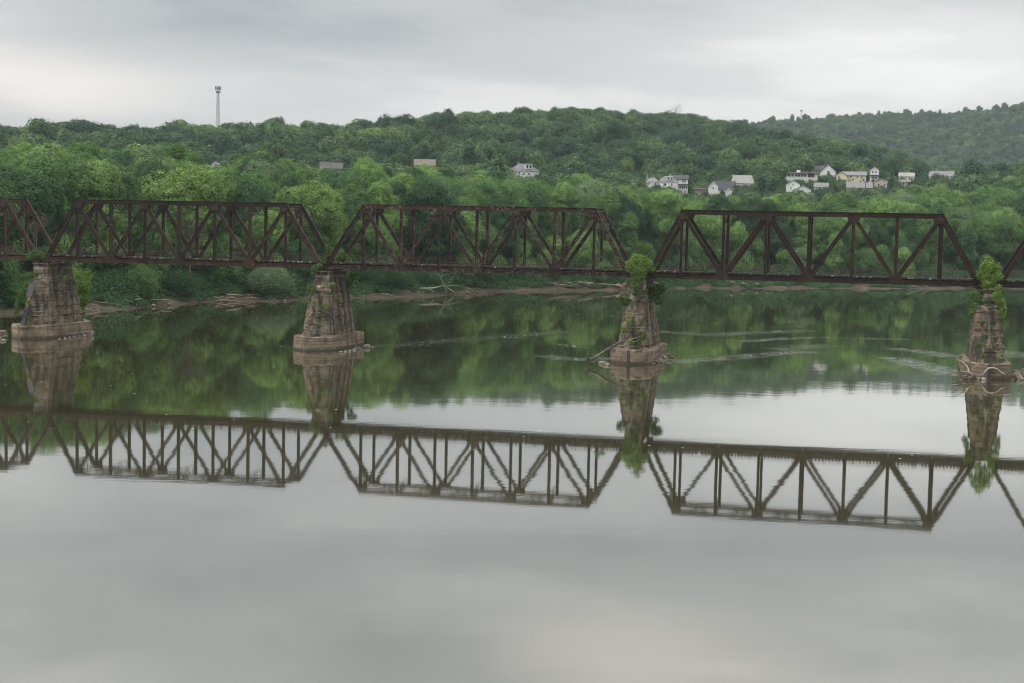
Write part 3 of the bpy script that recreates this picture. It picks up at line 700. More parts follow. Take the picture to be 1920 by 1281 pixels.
for k, (x, y, s_) in enumerate([(1244, 672, .7), (1238, 677, .55), (1232, 681, .5), (1248, 667, .5), (1226, 684, .36), (1241, 680, .4)]):
    rock('grey stone piled against the bright-bush pier base', 'rocks by the bright-bush pier', x, y, s_, 55 + k)
rock('lone pinkish stone off the bright-bush pier, clear of the pile', 'rocks by the bright-bush pier', 1261, 671, .45, 63, M_ROCK_RED)
for k, (x, y, s_) in enumerate([(1128, 682, .55), (1134, 684, .6), (1140, 686, .45)]):
    rock('dark stone under the leaning trunk at the bright-bush pier', 'rocks by the bright-bush pier', x, y, s_, 65 + k)
for k, (x, y, s_) in enumerate([(1903, 706, .75), (1910, 711, .7), (1917, 704, .9), (1925, 708, .8), (1905, 700, .6), (1916, 713, .5)]):
    rock('square grey stone beside the tail of the vine-draped pier base', 'rocks by the vine-draped pier', x, y, s_, 70 + k, flat=.8)
for k, (x, y, s_) in enumerate([(1822, 709, .6), (1834, 712, .55), (1844, 713, .5), (1812, 706, .5)]):
    rock('low grey stone under the driftwood heap of the vine-draped pier', 'rocks by the vine-draped pier', x, y, s_, 80 + k)

# driftwood and dead trees
def log(name, label, pts, rads, m, group=None, cat='driftwood', branches=()):
    mb = MB(); mb.tube(pts, rads, 7)
    for bp_, br_ in branches: mb.tube(bp_, br_, 5)
    return tag(mb.build(name, m, None, True), label, cat, group)
def wp(px, py, Y): return tuple(at(px, py, Y))
def near_pier(px, py, i, dn):      # a point at the picture spot, at the depth of a point on the pier
    return wp(px, py, br(PIER_S[i], BW / 2 + dn, 0)[1])
q = lambda x, y, dn=-8.5: near_pier(x, y, 2, dn)
log('tree_trunk', 'dark drift trunk leaning from the water onto the bright-bush pier base', [q(1104, 676, -12), q(1118, 669, -11), q(1140, 655, -10), q(1160, 643, -9), q(1174, 637, -8.4)], [.24, .20, .20, .17, .10], M_DRIFT_D,
    'driftwood on the bright-bush pier', branches=[([q(1140, 655, -10), q(1152, 640, -9.5), q(1150, 630, -9.3)], [.07, .05, .02]), ([q(1104, 676, -12), q(1100, 668, -12), q(1104, 663, -12)], [.2, .12, .05]), ([q(1104, 676, -12), q(1112, 681, -12), q(1120, 678, -12)], [.16, .1, .04])])
log('branch', 'thin pale branch lying across the bright-bush pier ledge', [q(1150, 651, -9.2), q(1168, 648, -8.6), q(1185, 643, -8.2), q(1202, 636, -8.2)], [.09, .08, .06, .03], M_DRIFT, 'driftwood on the bright-bush pier', branches=[([q(1168, 648, -8.6), q(1180, 651, -8.6), q(1192, 649, -8.6)], [.06, .05, .03])])
log('branch', 'long thin grey pole slanting up the bright-bush pier nose', [q(1148, 650, -8.7), q(1172, 640, -8.3), q(1200, 631, -8.0)], [.08, .07, .04], M_DRIFT, 'driftwood on the bright-bush pier')
log('branch', 'short twig bundle at the waterline beneath the leaning trunk', [q(1124, 671, -10.6), q(1132, 676, -10.2), q(1142, 681, -9.9)], [.08, .07, .04], M_DRIFT, 'driftwood on the bright-bush pier', branches=[([q(1130, 668, -10.4), q(1138, 676, -10)], [.05, .03])])
q = lambda x, y, dn=-9.8: near_pier(x, y, 3, dn)
log('curved_log', 'thick pale log arching over the vine-draped pier base', [q(1843, 706), q(1847, 697), q(1854, 691), (q(1862, 690)), q(1870, 693), q(1878, 700), q(1884, 703)], [.13, .15, .16, .16, .15, .12, .06], M_DRIFT, 'driftwood on the vine-draped pier', branches=[([q(1872, 697), q(1880, 699.5), q(1886, 702)], [.12, .09, .04])])
log('branch', 'thin pale branch standing up from the driftwood heap', [q(1818, 700), q(1814, 688, -8), q(1806, 680, -7.5), q(1794, 673, -7)], [.12, .10, .07, .04], M_DRIFT, 'driftwood on the vine-draped pier')
hp = [((1793, 698), (1812, 704), (1832, 709)), ((1796, 704), (1820, 706), (1846, 705)), ((1800, 696), (1818, 699), (1828, 706)), ((1806, 708), (1822, 702), (1842, 710)), ((1785, 702), (1803, 703), (1816, 710)), ((1812, 695), (1822, 702), (1826, 711)), ((1800, 707), (1830, 712), (1850, 712))]
for k, pl in enumerate(hp):
    log('branch', 'tangled grey stick in the driftwood heap at the vine-draped pier', [q(x, y, -9.6 + .3 * math.sin(k * 2 + j)) for j, (x, y) in enumerate(pl)], [.10, .09, .03], M_DRIFT if k % 3 else M_DRIFT_D, 'driftwood on the vine-draped pier')
# dead trees and brush along the far bank
def bank_pt(px, py): 
    x = px; Y = bank_at(px) + 2.0
    return wp(px, py, Y)
q = bank_pt
log('fallen_tree', 'large bleached fallen tree forked at the waterline, seen beneath the bare-to-bush truss', [q(787, 541), q(803, 541), q(815, 540), q(829, 536)], [.22, .24, .2, .1], M_DRIFT, 'dead wood on the far bank',
    branches=[([q(803, 541), q(812, 547), q(816, 553)], [.2, .16, .07]), ([q(838, 540), q(846, 545), q(857, 552)], [.2, .2, .1]), ([q(838, 550), q(831, 533), q(826, 520), q(821, 512)], [.22, .2, .15, .06]), ([q(826, 520), q(834, 514), q(843, 515)], [.08, .06, .02]), ([q(829, 536), q(845, 535), q(868, 537)], [.12, .1, .04]), ([q(831, 533), q(842, 530), q(848, 524), q(850, 518)], [.06, .05, .03, .02])])
for k, (pl, lab) in enumerate([(((255, 562), (265, 560), (274, 567)), 'bent grey stick in the snag pile on the mud beneath the plated-to-bare truss'), (((284, 560), (288, 552), (290, 547)), 'upright broken stub on the mud beneath the plated-to-bare truss'),
      (((284, 561), (300, 563), (322, 561)), 'long pale branch lying flat on the mud near the snag pile'), (((262, 566), (280, 563), (296, 568)), 'dark branch low in the snag pile by the water'), (((172, 570), (182, 574), (192, 577)), 'thin pale stick sliding into the water next to the plated pier'),
      (((372, 548), (384, 555), (396, 561)), 'dark slanting snag beside the bank under the plated-to-bare truss'), (((400, 557), (412, 558), (420, 555)), 'pale root curl on the bank beside the dark snag'), (((407, 564), (413, 563), (420, 561)), 'short bright white log at the waterline under the plated-to-bare truss'),
      (((425, 552), (440, 553), (458, 554)), 'flat grey drift log on the mud before the round willow bush'), (((466, 553), (470, 560), (474, 564)), 'dark root hanging over the bank next to the round willow bush'),
      (((915, 548), (918, 545), (922, 548)), 'tiny forked twig at the waterline past the fallen tree')]):
    r_ = .17 if 'white log' in lab or 'flat grey' in lab else .11
    log('branch', lab, [q(*p) for p in pl], [r_, r_ * .9, r_ * .4], M_DRIFT if ('pale' in lab or 'white' in lab or 'grey' in lab) else M_DRIFT_D, 'dead wood on the far bank')
for k in range(12):
    rg = random.Random(300 + k); x0 = 1020 + k * 9 + rg.uniform(-6, 6); y0 = 529 + k * .35 + rg.uniform(-2, 4)
    log('branch', 'silvery branch in the long brush pile on the bank beyond the bare-to-bush truss', [q(x0, y0 - rg.uniform(0, 5)), q(x0 + rg.uniform(14, 22), y0 + 1), q(x0 + rg.uniform(30, 46), y0 + rg.uniform(2, 8))], [.16, .14, .05], M_DRIFT if k % 2 else M_DRIFT_D, 'brush pile on the far bank')
for k, (pl) in enumerate([((1700, 531), (1715, 537), (1735, 541)), ((1730, 534), (1745, 540), (1752, 544))]):
    log('branch', 'pale drooping limb at the waterline below the bush-to-vine truss', [q(*p) for p in pl], [.16, .12, .05], M_DRIFT, 'dead wood on the far bank')
for k, (x, y, s_) in enumerate([(1372, 530, .9), (1395, 532, 1.0), (1420, 533, .8), (1230, 531, .9), (1160, 536, 1.4), (1175, 534, 1.5)]):
    p = q(x, y); me = rock_mesh(120 + k, s_, s_ * .8, s_ * .6); me.materials.append(M_ROCK_RED); o = link_mesh('rock', me); o.location = p
    tag(o, 'reddish boulder on the far mud bank under the bush-to-vine truss' if x > 1200 else 'red earth boulder on the far bank next to the brush pile', 'rock', 'boulders on the far bank')

BAY = [(160, 345, 'on the mud by the plated pier sapling'), (345, 555, 'on the mud near the round willow bush'), (660, 790, 'on the mud spit by the bare-topped pier'), (870, 1020, 'on the mud past the fallen tree'), (1240, 1500, 'on the mud under the bush end of the bush-to-vine truss'), (1500, 1810, 'on the mud under the vine end of the bush-to-vine truss')]
lg = random.Random(99)
for a_, b_, where in BAY:
    for k in range(9):
        x = lg.uniform(a_, b_); Y_ = bank_at(x) + lg.uniform(.2, 5.5); X_ = (x - 964) / FPX * Y_; z = ground(X_, Y_); s_ = lg.choice([.22, .3, .45, .6])
        me = rock_mesh(700 + k, s_, s_ * .8, s_ * .55); me.materials.append(M_ROCK if k % 3 else M_ROCK_RED); o = link_mesh('rock', me); o.location = (X_, Y_, z + s_ * .15); o.rotation_euler = (0, 0, lg.uniform(0, 6))
        tag(o, ('brownish red' if k % 3 == 0 else 'small grey') + ' stone ' + where, 'rock', 'stones ' + where)
    for k in range(6):
        x = lg.uniform(a_, b_); Y_ = bank_at(x) + lg.uniform(.6, 7); X_ = (x - 964) / FPX * Y_; z = ground(X_, Y_); l = lg.uniform(1.2, 3.6); an = lg.uniform(-.7, .7)
        e = Vector((math.cos(an) * l, math.sin(an) * l * .6, 0)); c = Vector((X_, Y_, z + .12))
        p0, p1 = c - e, c + e; p0.z = max(.05, ground(p0.x, p0.y) + .1); p1.z = max(.05, ground(p1.x, p1.y) + .1 + lg.uniform(0, .7)); m_ = (p0 + p1) / 2 + Vector((0, 0, lg.uniform(.05, .35)))
        log('branch', ('bleached' if k % 2 else 'dark') + ' stranded branch ' + where, [p0, m_, p1], [.10, .09, .03], M_DRIFT if k % 2 else M_DRIFT_D, 'branches ' + where, branches=[([m_, m_ + Vector((lg.uniform(-.5, .8), .2, lg.uniform(.3, .9)))], [.06, .02])])

# ------------------------------------------------------------------ greenery on the bridge
def bush(name, label, px, py, i, n, blobs, m, seed, leaf=.15, clump=.38, per=14, group='plants growing on the bridge', cat='bush', stems=True):
    if cat == 'plant':
        rg = random.Random(seed * 3 + 1); blobs = [(dx + rg.uniform(-.7, .7) * rx, dy + rg.uniform(-.8, .6) * rz, rx * rg.uniform(.3, .6), rz * rg.uniform(.25, .6), 0) for dx, dy, rx, rz, ey in blobs for _ in range(4)]; leaf *= .8
    Y = br(PIER_S[i], n, 0)[1]; k = Y / FPX        # blobs given in photo pixels round (px, py): dx, dy up, radii
    return shrub(name, label, wp(px, py, Y), [((dx * k, (ey if ey else 0), dy * k), (rx * k, max(rx, rz) * k * .8, rz * k)) for dx, dy, rx, rz, ey in blobs], m, group, leaf, clump, per, stems, seed, cat)
bush('bush', 'light green bush in the truss joint above the plated pier', 70, 488, 0, .2, [(-9, 6, 9, 7, 0), (4, 8, 8, 7, 0), (-2, 14, 6, 5, 0), (10, 3, 5, 4, 0)], M_VINE, 1)
bush('sapling', 'tall yellow-green sapling growing against the tail of the plated pier', 152, 596, 0, 13, [(0, 76, 9, 9, 0), (6, 60, 11, 13, 0), (-3, 62, 9, 14, 0), (5, 38, 11, 13, 0), (-2, 24, 9, 11, 0), (3, 8, 7, 9, 0), (14, 80, 6, 7, 0), (-8, 80, 5, 8, 0)], M_LIME, 2, .2, .5, 14, cat='sapling')
bush('ivy', 'yellow-green creeper over the shoulder of the plated pier', 60, 518, 0, -2.2, [(-2, 2, 11, 3.5, 0), (8, 4, 6, 3, 0), (-14, -4, 6, 6, 0)], M_VINE, 3, .13, .3, cat='creeper', stems=False)
bush('ivy', 'creeper trailing down the plated pier flank beside the steel plate', 33, 580, 0, -5.5, [(6, 28, 3, 9, 0), (1, 8, 3, 10, 0), (-3, -8, 3, 8, 0), (20, -13, 2.6, 4, 0), (22, -30, 2.5, 4, 0)], M_VINE, 4, .12, .28, cat='creeper', stems=False)
bush('fern', 'bright tuft rooted in the plated pier beside its orange rust', 55, 567, 0, -5.6, [(0, 0, 3.4, 4.6, 0)], M_LIME, 5, .12, .25, cat='plant', stems=False)
bush('fern', 'dark tuft rooted under the truss in the shaded plated pier wall', 110, 519, 0, -1.0, [(0, 0, 5, 4, 0), (14, -1, 4, 3, 0)], M_VINE, 6, .12, .25, cat='plant', stems=False)
bush('bush', 'pale weeds standing in the deck gap above the bare-topped pier', 612, 488, 1, 4.5, [(8, 12, 8, 9, 0), (28, 8, 9, 8, 0), (-8, 2, 8, 6, 0), (2, 22, 4, 6, 0), (46, 4, 7, 4, 0)], M_VINE, 7)
bush('ivy', 'yellowish creeper hanging off the bare-topped pier bearing', 590, 504, 1, -.6, [(0, 0, 6, 6, 0), (8, 5, 6, 4, 0), (-2, -10, 3, 5, 0)], M_VINE, 8, .13, .3, cat='creeper', stems=False)
bush('bush', 'yellow-green bush on the shoulder of the bare-topped pier', 584, 540, 1, -2.0, [(0, 0, 7, 7, 0), (-5, -8, 4, 5, 0), (4, -9, 4, 9, 0)], M_VINE, 9)
bush('bush', 'grey-green bush sprouting from the shaded side of the bare-topped pier', 657, 520, 1, 6.2, [(4, 4, 11, 5, 0), (0, -6, 6, 8, 0), (-2, -14, 4, 5, 0)], M_VINE, 10)
for k, (x, y, a, b_, lab) in enumerate([(610, 573, 6, 5, 'widest green tuft on the bare-topped pier nose'), (607, 585, 4, 6, 'green tuft just below the widest one on the bare-topped pier'), (590, 567, 4, 4, 'small tuft on the near edge of the bare-topped pier'), (612, 548, 3.5, 6, 'thin tuft beneath the bare-topped pier nose cap'),
                                        (608, 600, 3, 5, 'lowest green tuft on the bare-topped pier'), (597, 611, 3, 3, 'tiny mossy tuft low beside the bare-topped pier nose'), (623, 532, 5, 3, 'grassy tuft on the bare-topped pier ledge'), (632, 563, 4, 3, 'mossy tuft on the shaded bare-topped pier face')]):
    bush('fern', lab, x, y, 1, -3.6 - max(0, (y - 540)) * .022, [(0, 0, a, b_, 0)], M_VINE if k % 2 else M_LIME, 20 + k, .12, .25, cat='plant', stems=False)
bush('bush', 'dense bright lime bush crowning the bush-topped pier', 1197, 512, 2, -.5, [(-12, 12, 11, 10, 0), (4, 18, 14, 13, 0), (16, 12, 12, 10, 0), (0, 4, 16, 8, 0), (-4, 26, 9, 8, 0), (22, 6, 7, 6, 0), (2, -7, 12, 7, 0)], M_LIME, 30, .17, .42, 18)
bush('sapling', 'slim sapling rising behind the lime bush on the bush-topped pier', 1206, 492, 2, 3.2, [(0, 20, 8, 5, 0), (-6, 28, 6, 4, 0), (8, 24, 7, 4, 0), (-3, 12, 5, 4, 0), (10, 12, 6, 4, 0), (-1, 36, 4, 4, 0)], M_VINE, 31, .14, .35, 12, cat='sapling')
bush('bush', 'green bush bulging from the flank of the bush-topped pier', 1222, 556, 2, 2.0, [(2, 4, 12, 12, 0), (14, 12, 9, 9, 0), (22, 14, 6, 7, 0), (-6, -6, 9, 10, 0), (10, -8, 9, 7, 0), (-8, -20, 6, 8, 0)], M_LEAF['mid green'], 32, .18, .42, 16)
bush('ivy', 'green vine strip running down the face of the bush-topped pier', 1195, 540, 2, -3.2, [(-2, 2, 4, 11, 0), (1, -12, 7, 6, 0), (-1, 14, 5, 5, 0)], M_VINE, 33, .13, .3, cat='creeper', stems=False)
bush('ivy', 'yellow-green vines over the near shoulder of the bush-topped pier', 1175, 562, 2, -3.2, [(-3, 4, 9, 6, 0), (2, -6, 7, 6, 0), (-6, -2, 6, 5, 0), (3, 34, 4, 6, 0), (6, 26, 4, 6, 0)], M_VINE, 34, .13, .3, cat='creeper', stems=False)
for k, (x, y, a, b_, lab) in enumerate([(1178, 602, 4, 7, 'upright tuft high on the lower face of the bush-topped pier'), (1202, 604, 3, 6, 'yellowing tuft on the lower face of the bush-topped pier'), (1188, 618, 4, 4, 'middle tuft on the lower face of the bush-topped pier'), (1168, 616, 4, 7, 'tuft hugging the near edge of the bush-topped pier'),
                                        (1209, 628, 2.5, 14, 'long hanging vine near the corner of the bush-topped pier'), (1199, 637, 5, 8, 'dark leafy sprig above the bush-topped pier base'), (1183, 641, 5, 3, 'round dark sprig among branches on the bush-topped pier base'), (1196, 652, 4, 2, 'low weeds on the bush-topped pier ledge'), (1201, 626, 3, 4, 'small tuft beside the long hanging vine')]):
    bush('fern', lab, x, y, 2, -4.4 - max(0, (y - 590)) * .018, [(0, 0, a, b_, 0)], M_VINE if k % 3 else M_LIME, 40 + k, .12, .25, cat='plant', stems=False)
bush('bush', 'tall leafy bush growing through the truss joint of the vine-draped pier', 1855, 522, 3, -.8, [(0, 30, 9, 8, 0), (-5, 20, 11, 9, 0), (10, 18, 10, 9, 0), (2, 8, 14, 9, 0), (-14, 6, 8, 7, 0), (16, 4, 9, 7, 0), (0, -6, 10, 8, 0), (-4, -14, 7, 6, 0)], M_LIME, 50, .17, .42, 16)
bush('ivy', 'leafy vine hanging down the near flank of the vine-draped pier', 1828, 552, 3, -2.4, [(0, 0, 8, 5, 0), (2, -10, 5, 10, 0), (-2, -24, 4, 9, 0), (-7, -36, 4, 8, 0)], M_VINE, 51, .14, .32, cat='creeper', stems=False)
bush('ivy', 'heavy bright vine hanging down the far flank of the vine-draped pier', 1872, 558, 3, -3.0, [(0, 14, 5, 9, 0), (-3, 2, 8, 8, 0), (6, -8, 7, 8, 0), (10, -22, 4.5, 10, 0), (11, -36, 3, 8, 0)], M_LIME, 52, .14, .32, cat='creeper', stems=False)
for k, (x, y, a, b_, lab) in enumerate([(1850, 563, 8, 4, 'pale tufts under the nose cap of the vine-draped pier'), (1843, 606, 4, 3, 'upper tuft on the red stones of the vine-draped pier'), (1837, 648, 3.5, 5, 'round green tuft amid the red stones of the vine-draped pier'), (1867, 652, 4, 4, 'tuft beside the corner of the vine-draped pier'),
                                        (1842, 668, 3, 6, 'tuft at the foot of the vine-draped pier shaft'), (1877, 676, 5, 3, 'dark weeds on the vine-draped pier ledge'), (1850, 630, 5, 4, 'mossy tuft centred on the vine-draped pier nose'), (1866, 638, 3, 4, 'small sprig above the corner tuft of the vine-draped pier')]):
    bush('fern', lab, x, y, 3, -3.8 - max(0, (y - 570)) * .02, [(0, 0, a, b_, 0)], M_VINE, 60 + k, .12, .25, cat='plant', stems=False)
bush('bush', 'pale weeds on the deck just short of the lime bush', 1132, 500, 2, 1.0, [(0, 0, 8, 4, 0), (8, 1, 5, 3, 0), (-2, 4, 5, 3, 0)], M_LEAF['grey green'], 70, .12, .3)
bush('bush', 'low weeds on the deck over the plated-to-bare truss end', 590, 494, 1, 3.0, [(0, 0, 8, 2.5, 0), (14, 0, 6, 2.5, 0)], M_LEAF['grey green'], 71, .12, .3)

# ------------------------------------------------------------------ houses on the hillside
M_WHITE = simple('white_siding', (.66, .67, .66), (.76, .77, .76), .6, .7)
M_CREAM = simple('yellow_siding', (.60, .54, .34), (.68, .62, .41), .6, .7)
M_BEIGE = simple('beige_siding', (.42, .38, .33), (.52, .48, .42), .6, .8)
M_BRICK = simple('red_brick', (.22, .09, .07), (.30, .13, .10), 1.5, .9)
M_TAN = simple('tan_wall', (.34, .27, .23), (.42, .34, .29), .8, .9)
M_ROOF = simple('grey_shingles', (.17, .17, .18), (.26, .26, .27), .8, .9)
M_ROOF_D = simple('dark_shingles', (.055, .058, .068), (.10, .10, .115), .8, .9)
M_ROOF_B = simple('brown_shingles', (.17, .145, .13), (.25, .22, .20), .8, .9)
M_ROOF_P = simple('pale_roofing', (.26, .26, .25), (.36, .355, .34), .8, .8)
M_PURPLE = simple('purple_brown_shingles', (.085, .08, .084), (.13, .122, .126), .8, .9)
M_MAROON = simple('maroon_panel', (.13, .03, .045), (.17, .045, .06), .8, .7)
def glass_mat():
    m, nt, b, o = mat('window_glass'); b.inputs['Base Color'].default_value = (.03, .035, .04, 1); b.inputs['Roughness'].default_value = .08
    b.inputs['Specular IOR Level'].default_value = .5; return m
M_GLASS = glass_mat()
HRECT = []; PLANT = {}
def house(label, x0, x1, yr, ye, yb, Y, style, wall, roof, wins=(), depth=None, yaw=0.0, chimney=None, dormer=None, group='houses on the hillside', porch=None, ridge_in=.0, plant=(.76, 1.04)):
    """x0..x1, ridge, eave and foot given in photo pixels at distance Y; windows are (u, v, w, h) on the front wall in fractions"""
    HRECT.append((x0, x1, yr, yb, Y)); PLANT[len(HRECT) - 1] = plant
    k = Y / FPX; xc = (x0 + x1) / 2; w = (x1 - x0) * k; hh = (yb - ye) * k; rh = (ye - yr) * k; dp = depth or max(7.0, w * .6)
    base = at(xc, yb, Y); root = empty('house', base, yaw - math.atan2(base[0], base[1]) * .9)
    tag(root, label, 'house', group)
    fd = 6.0
    MB().box((0, dp / 2, (hh - fd) / 2), (w, dp, hh + fd)).build('wall', wall, root)
    ov = .45; rf = MB()
    def slab(quad, t=.22):
        a = np.array(quad, float); n = np.cross(a[1] - a[0], a[2] - a[0]); n /= np.linalg.norm(n)
        if n[2] < 0: n = -n
        rf.loft([[tuple(p) for p in a + n * .02], [tuple(p) for p in a + n * (t + .02)]])
    gb = MB()
    if style == 'side':
        slab([(-w / 2 - ov, -ov, hh - ov * rh / (dp / 2)), (w / 2 + ov, -ov, hh - ov * rh / (dp / 2)), (w / 2 + ov, dp / 2, hh + rh), (-w / 2 - ov, dp / 2, hh + rh)])
        slab([(-w / 2 - ov, dp + ov, hh - ov * rh / (dp / 2)), (w / 2 + ov, dp + ov, hh - ov * rh / (dp / 2)), (w / 2 + ov, dp / 2, hh + rh), (-w / 2 - ov, dp / 2, hh + rh)])
        gb.loft([[(-w / 2 + .01, 0, hh), (-w / 2 + .01, dp, hh), (-w / 2 + .01, dp / 2, hh + rh)], [(w / 2 - .01, 0, hh), (w / 2 - .01, dp, hh), (w / 2 - .01, dp / 2, hh + rh)]])
    elif style == 'front':
        for sg in (-1, 1):
            slab([(sg * (w / 2 + ov), -ov, hh - ov * rh / (w / 2)), (sg * (w / 2 + ov), dp + ov, hh - ov * rh / (w / 2)), (0, dp + ov, hh + rh), (0, -ov, hh + rh)])
        gb.loft([[(-w / 2, .01, hh), (w / 2, .01, hh), (0, .01, hh + rh)], [(-w / 2, dp - .01, hh), (w / 2, dp - .01, hh), (0, dp - .01, hh + rh)]])
    elif style == 'hip':
        r = w / 2 * (1 - ridge_in) if ridge_in else w * .18
        A = [(-w / 2 - ov, -ov, hh), (w / 2 + ov, -ov, hh), (w / 2 + ov, dp + ov, hh), (-w / 2 - ov, dp + ov, hh), (-r, dp / 2, hh + rh), (r, dp / 2, hh + rh)]
        rf.add(A, [(0, 1, 5, 4), (1, 2, 5), (2, 3, 4, 5), (3, 0, 4), (3, 2, 1, 0)])
    else:
        rf.box((0, dp / 2 - .3, hh + .2), (w + 1.6, dp + 2.0, .42))
    ro = rf.build('roof', roof, root)
    if gb.v: gb.build('gable', wall, root)
    for (u, v, ww, wh) in wins:
        cx, cz = (u - .5) * w, v * hh
        f = MB().box((cx, -.03, cz), (ww * k + .3, .10, wh * k + .3)).build('window', M_WHITE, root)
        MB().box((cx, -.07, cz), (ww * k, .08, wh * k)).build('pane', M_GLASS, f)
    if chimney:
        u, ww, top = chimney; MB().box(((u - .5) * w, dp * .55, hh + rh * .5 + top * k / 2), (ww * k, ww * k * .8, rh + top * k)).build('chimney', M_ROOF_P if wall is M_WHITE else M_BRICK, ro)
    if dormer:
        u, ww, wh = dormer; cx = (u - .5) * w; dz = hh + rh * .25
        d = MB().box((cx, dp * .22, dz + wh * k / 2), (ww * k, dp * .4, wh * k)).box((cx, dp * .2, dz + wh * k + .15), (ww * k + .6, dp * .45, .3)).build('dormer', M_WHITE, root)
        for o in (-.25, .25): MB().box((cx + o * ww * k, dp * .02 - .04, dz + wh * k * .5), (ww * k * .28, .08, wh * k * .6)).build('pane', M_GLASS, d)
    if porch:
        u0, u1, vz, pr = porch; MB().box(((u0 + u1) / 2 * w - w / 2, -1.0, vz * hh), ((u1 - u0) * w, 2.0, .3)).build('porch_roof', pr, root)
    return root
T2 = [(.2, .78, 2.2, 4), (.5, .78, 2.2, 4), (.8, .78, 2.2, 4), (.2, .3, 2.2, 4), (.8, .3, 2.2, 4)]
house('small white house end poking out of trees beneath the cell tower', 397, 412, 302, 307, 318, 640, 'front', M_WHITE, M_ROOF, [(.5, .7, 2.5, 3.5)])
house('house with long purple-brown roof deep in the trees', 601, 641, 305, 316, 326, 690, 'side', M_BEIGE, M_PURPLE, [(.3, .7, 3, 3), (.7, .7, 3, 3)])
house('white gable end half buried beside the long purple-brown roof', 571, 582, 307, 313, 324, 690, 'front', M_WHITE, M_ROOF_D, [(.5, .7, 2.5, 3)])
house('beige house with brown-grey roof alone below the wooded hill', 777, 815, 299, 310, 322, 800, 'side', M_BEIGE, M_ROOF_B, [(.15, .75, 3, 5), (.3, .75, 3, 5), (.45, .75, 3, 5), (.7, .75, 3, 5)])
house('white two-storey house with pale hip roof and dormer, alone next to brown conifer', 961, 1012, 307, 321, 340, 800, 'hip', M_WHITE, M_ROOF, [(.1, .8, 2.4, 4), (.22, .8, 2.4, 4), (.12, .35, 3, 5), (.4, .7, 2.4, 4), (.6, .7, 2.4, 4)], chimney=(.3, 3, 3), dormer=(.6, 13, 9), yaw=.35)
house('white hip-roofed house at the shaded end of the big white pair', 1211, 1234, 333, 341, 360, 795, 'hip', M_WHITE, M_ROOF, [(.25, .8, 2, 4), (.75, .8, 2, 4), (.75, .4, 2, 4)], chimney=(.1, 3, 6))
house('big white house with dormer in a broad grey hip roof', 1234, 1270, 330, 341, 364, 790, 'hip', M_WHITE, M_ROOF, [(.3, .75, 2.2, 5), (.38, .75, 2.2, 5), (.7, .75, 2.2, 5), (.25, .25, 6, 5), (.6, .25, 3, 5)], dormer=(.6, 11, 6), chimney=(.6, 4, 4), porch=(.05, .6, .5, M_ROOF))
house('white three-storey house with dark roof and dark awning band', 1257, 1289, 329, 336, 366, 806, 'side', M_WHITE, M_ROOF_D, [(.4, .86, 2.4, 4), (.7, .86, 2.4, 4), (.82, .86, 2.4, 4), (.55, .5, 2.4, 5), (.68, .5, 2.4, 5), (.8, .5, 2.4, 5), (.92, .5, 2.4, 5), (.6, .2, 2.4, 4), (.85, .2, 2.4, 4)], porch=(.0, 1.02, .68, M_ROOF_D), plant=(.8, 1.05))
house('low tan building with a pale flat roof behind the treetops', 1304, 1326, 352, 355, 364, 780, 'flat', M_TAN, M_ROOF_P)
house('white gabled cottage front beside the dark grey roof', 1328, 1346, 340, 350, 366, 772, 'front', M_WHITE, M_ROOF_P, [(.5, .8, 2.4, 3)])
house('low house with a wide dark slate roof beside the white cottage', 1338, 1377, 340, 355, 368, 785, 'side', M_WHITE, M_ROOF_D, [(.4, .6, 3, 3), (.7, .6, 3, 3)])
house('small white shed front below the dark slate roof', 1360, 1372, 354, 359, 368, 768, 'front', M_WHITE, M_WHITE)
house('pale grey house with roof sloping down into trees', 1377, 1412, 329, 343, 358, 800, 'side', M_WHITE, M_ROOF_P, [(.2, .6, 2.4, 3)], yaw=.3, plant=(.5, .72))
h = house('long modern flat-roofed house with white base and maroon panel', 1472, 1532, 324, 325, 338, 880, 'flat', M_WHITE, M_ROOF_P, [(.13, .68, 4.5, 4.5), (.23, .68, 4, 4.5), (.35, .68, 4.5, 4.5), (.44, .68, 4.5, 4.5), (.53, .68, 4.5, 4.5), (.62, .68, 4.5, 4.5)], depth=12, plant=(1.0, 1.2))
kx = 880 / FPX
MB().box((.80 * 60 * kx - 30 * kx, -.06, 9.0 * kx), (12 * kx, .14, 7 * kx)).build('maroon_panel', M_MAROON, h)
MB().box((-5 * kx, 6, 17 * kx), (7 * kx, 2, 5 * kx)).build('chimney', M_WHITE, h)
MB().box((-43 * kx, 6, 13.6 * kx), (30 * kx, 9, .4)).build('carport_roof', M_ROOF_P, h)
MB().box((-40 * kx, 7, 5.5 * kx), (18 * kx, 6, 13 * kx)).build('brick_wing', M_BRICK, h)
house('tall white house with a steep gable and dark roof wing', 1538, 1566, 309, 322, 337, 905, 'front', M_WHITE, M_ROOF_D, [(.5, .95, 2.4, 4), (.25, .4, 2.2, 3.5), (.75, .4, 2.2, 3.5)], depth=12)
house('dark-roofed white wing joined behind the steep white gable', 1526, 1550, 311, 320, 334, 912, 'side', M_WHITE, M_ROOF_D, [(.2, .7, 2.4, 4)])
house('yellow gabled house front with a lean-to roof', 1566, 1588, 322, 330, 342, 885, 'front', M_CREAM, M_ROOF, [(.3, .75, 2.4, 4), (.7, .35, 3, 3)], porch=(-.05, .9, .35, M_ROOF))
house('long yellow house with a straight grey ridge roof', 1580, 1623, 322, 329, 343, 890, 'side', M_CREAM, M_ROOF, [(.35, .8, 3, 3), (.45, .45, 3, 3), (.62, .75, 2.4, 3), (.9, .4, 3, 4), (.82, .7, 2, 5)])
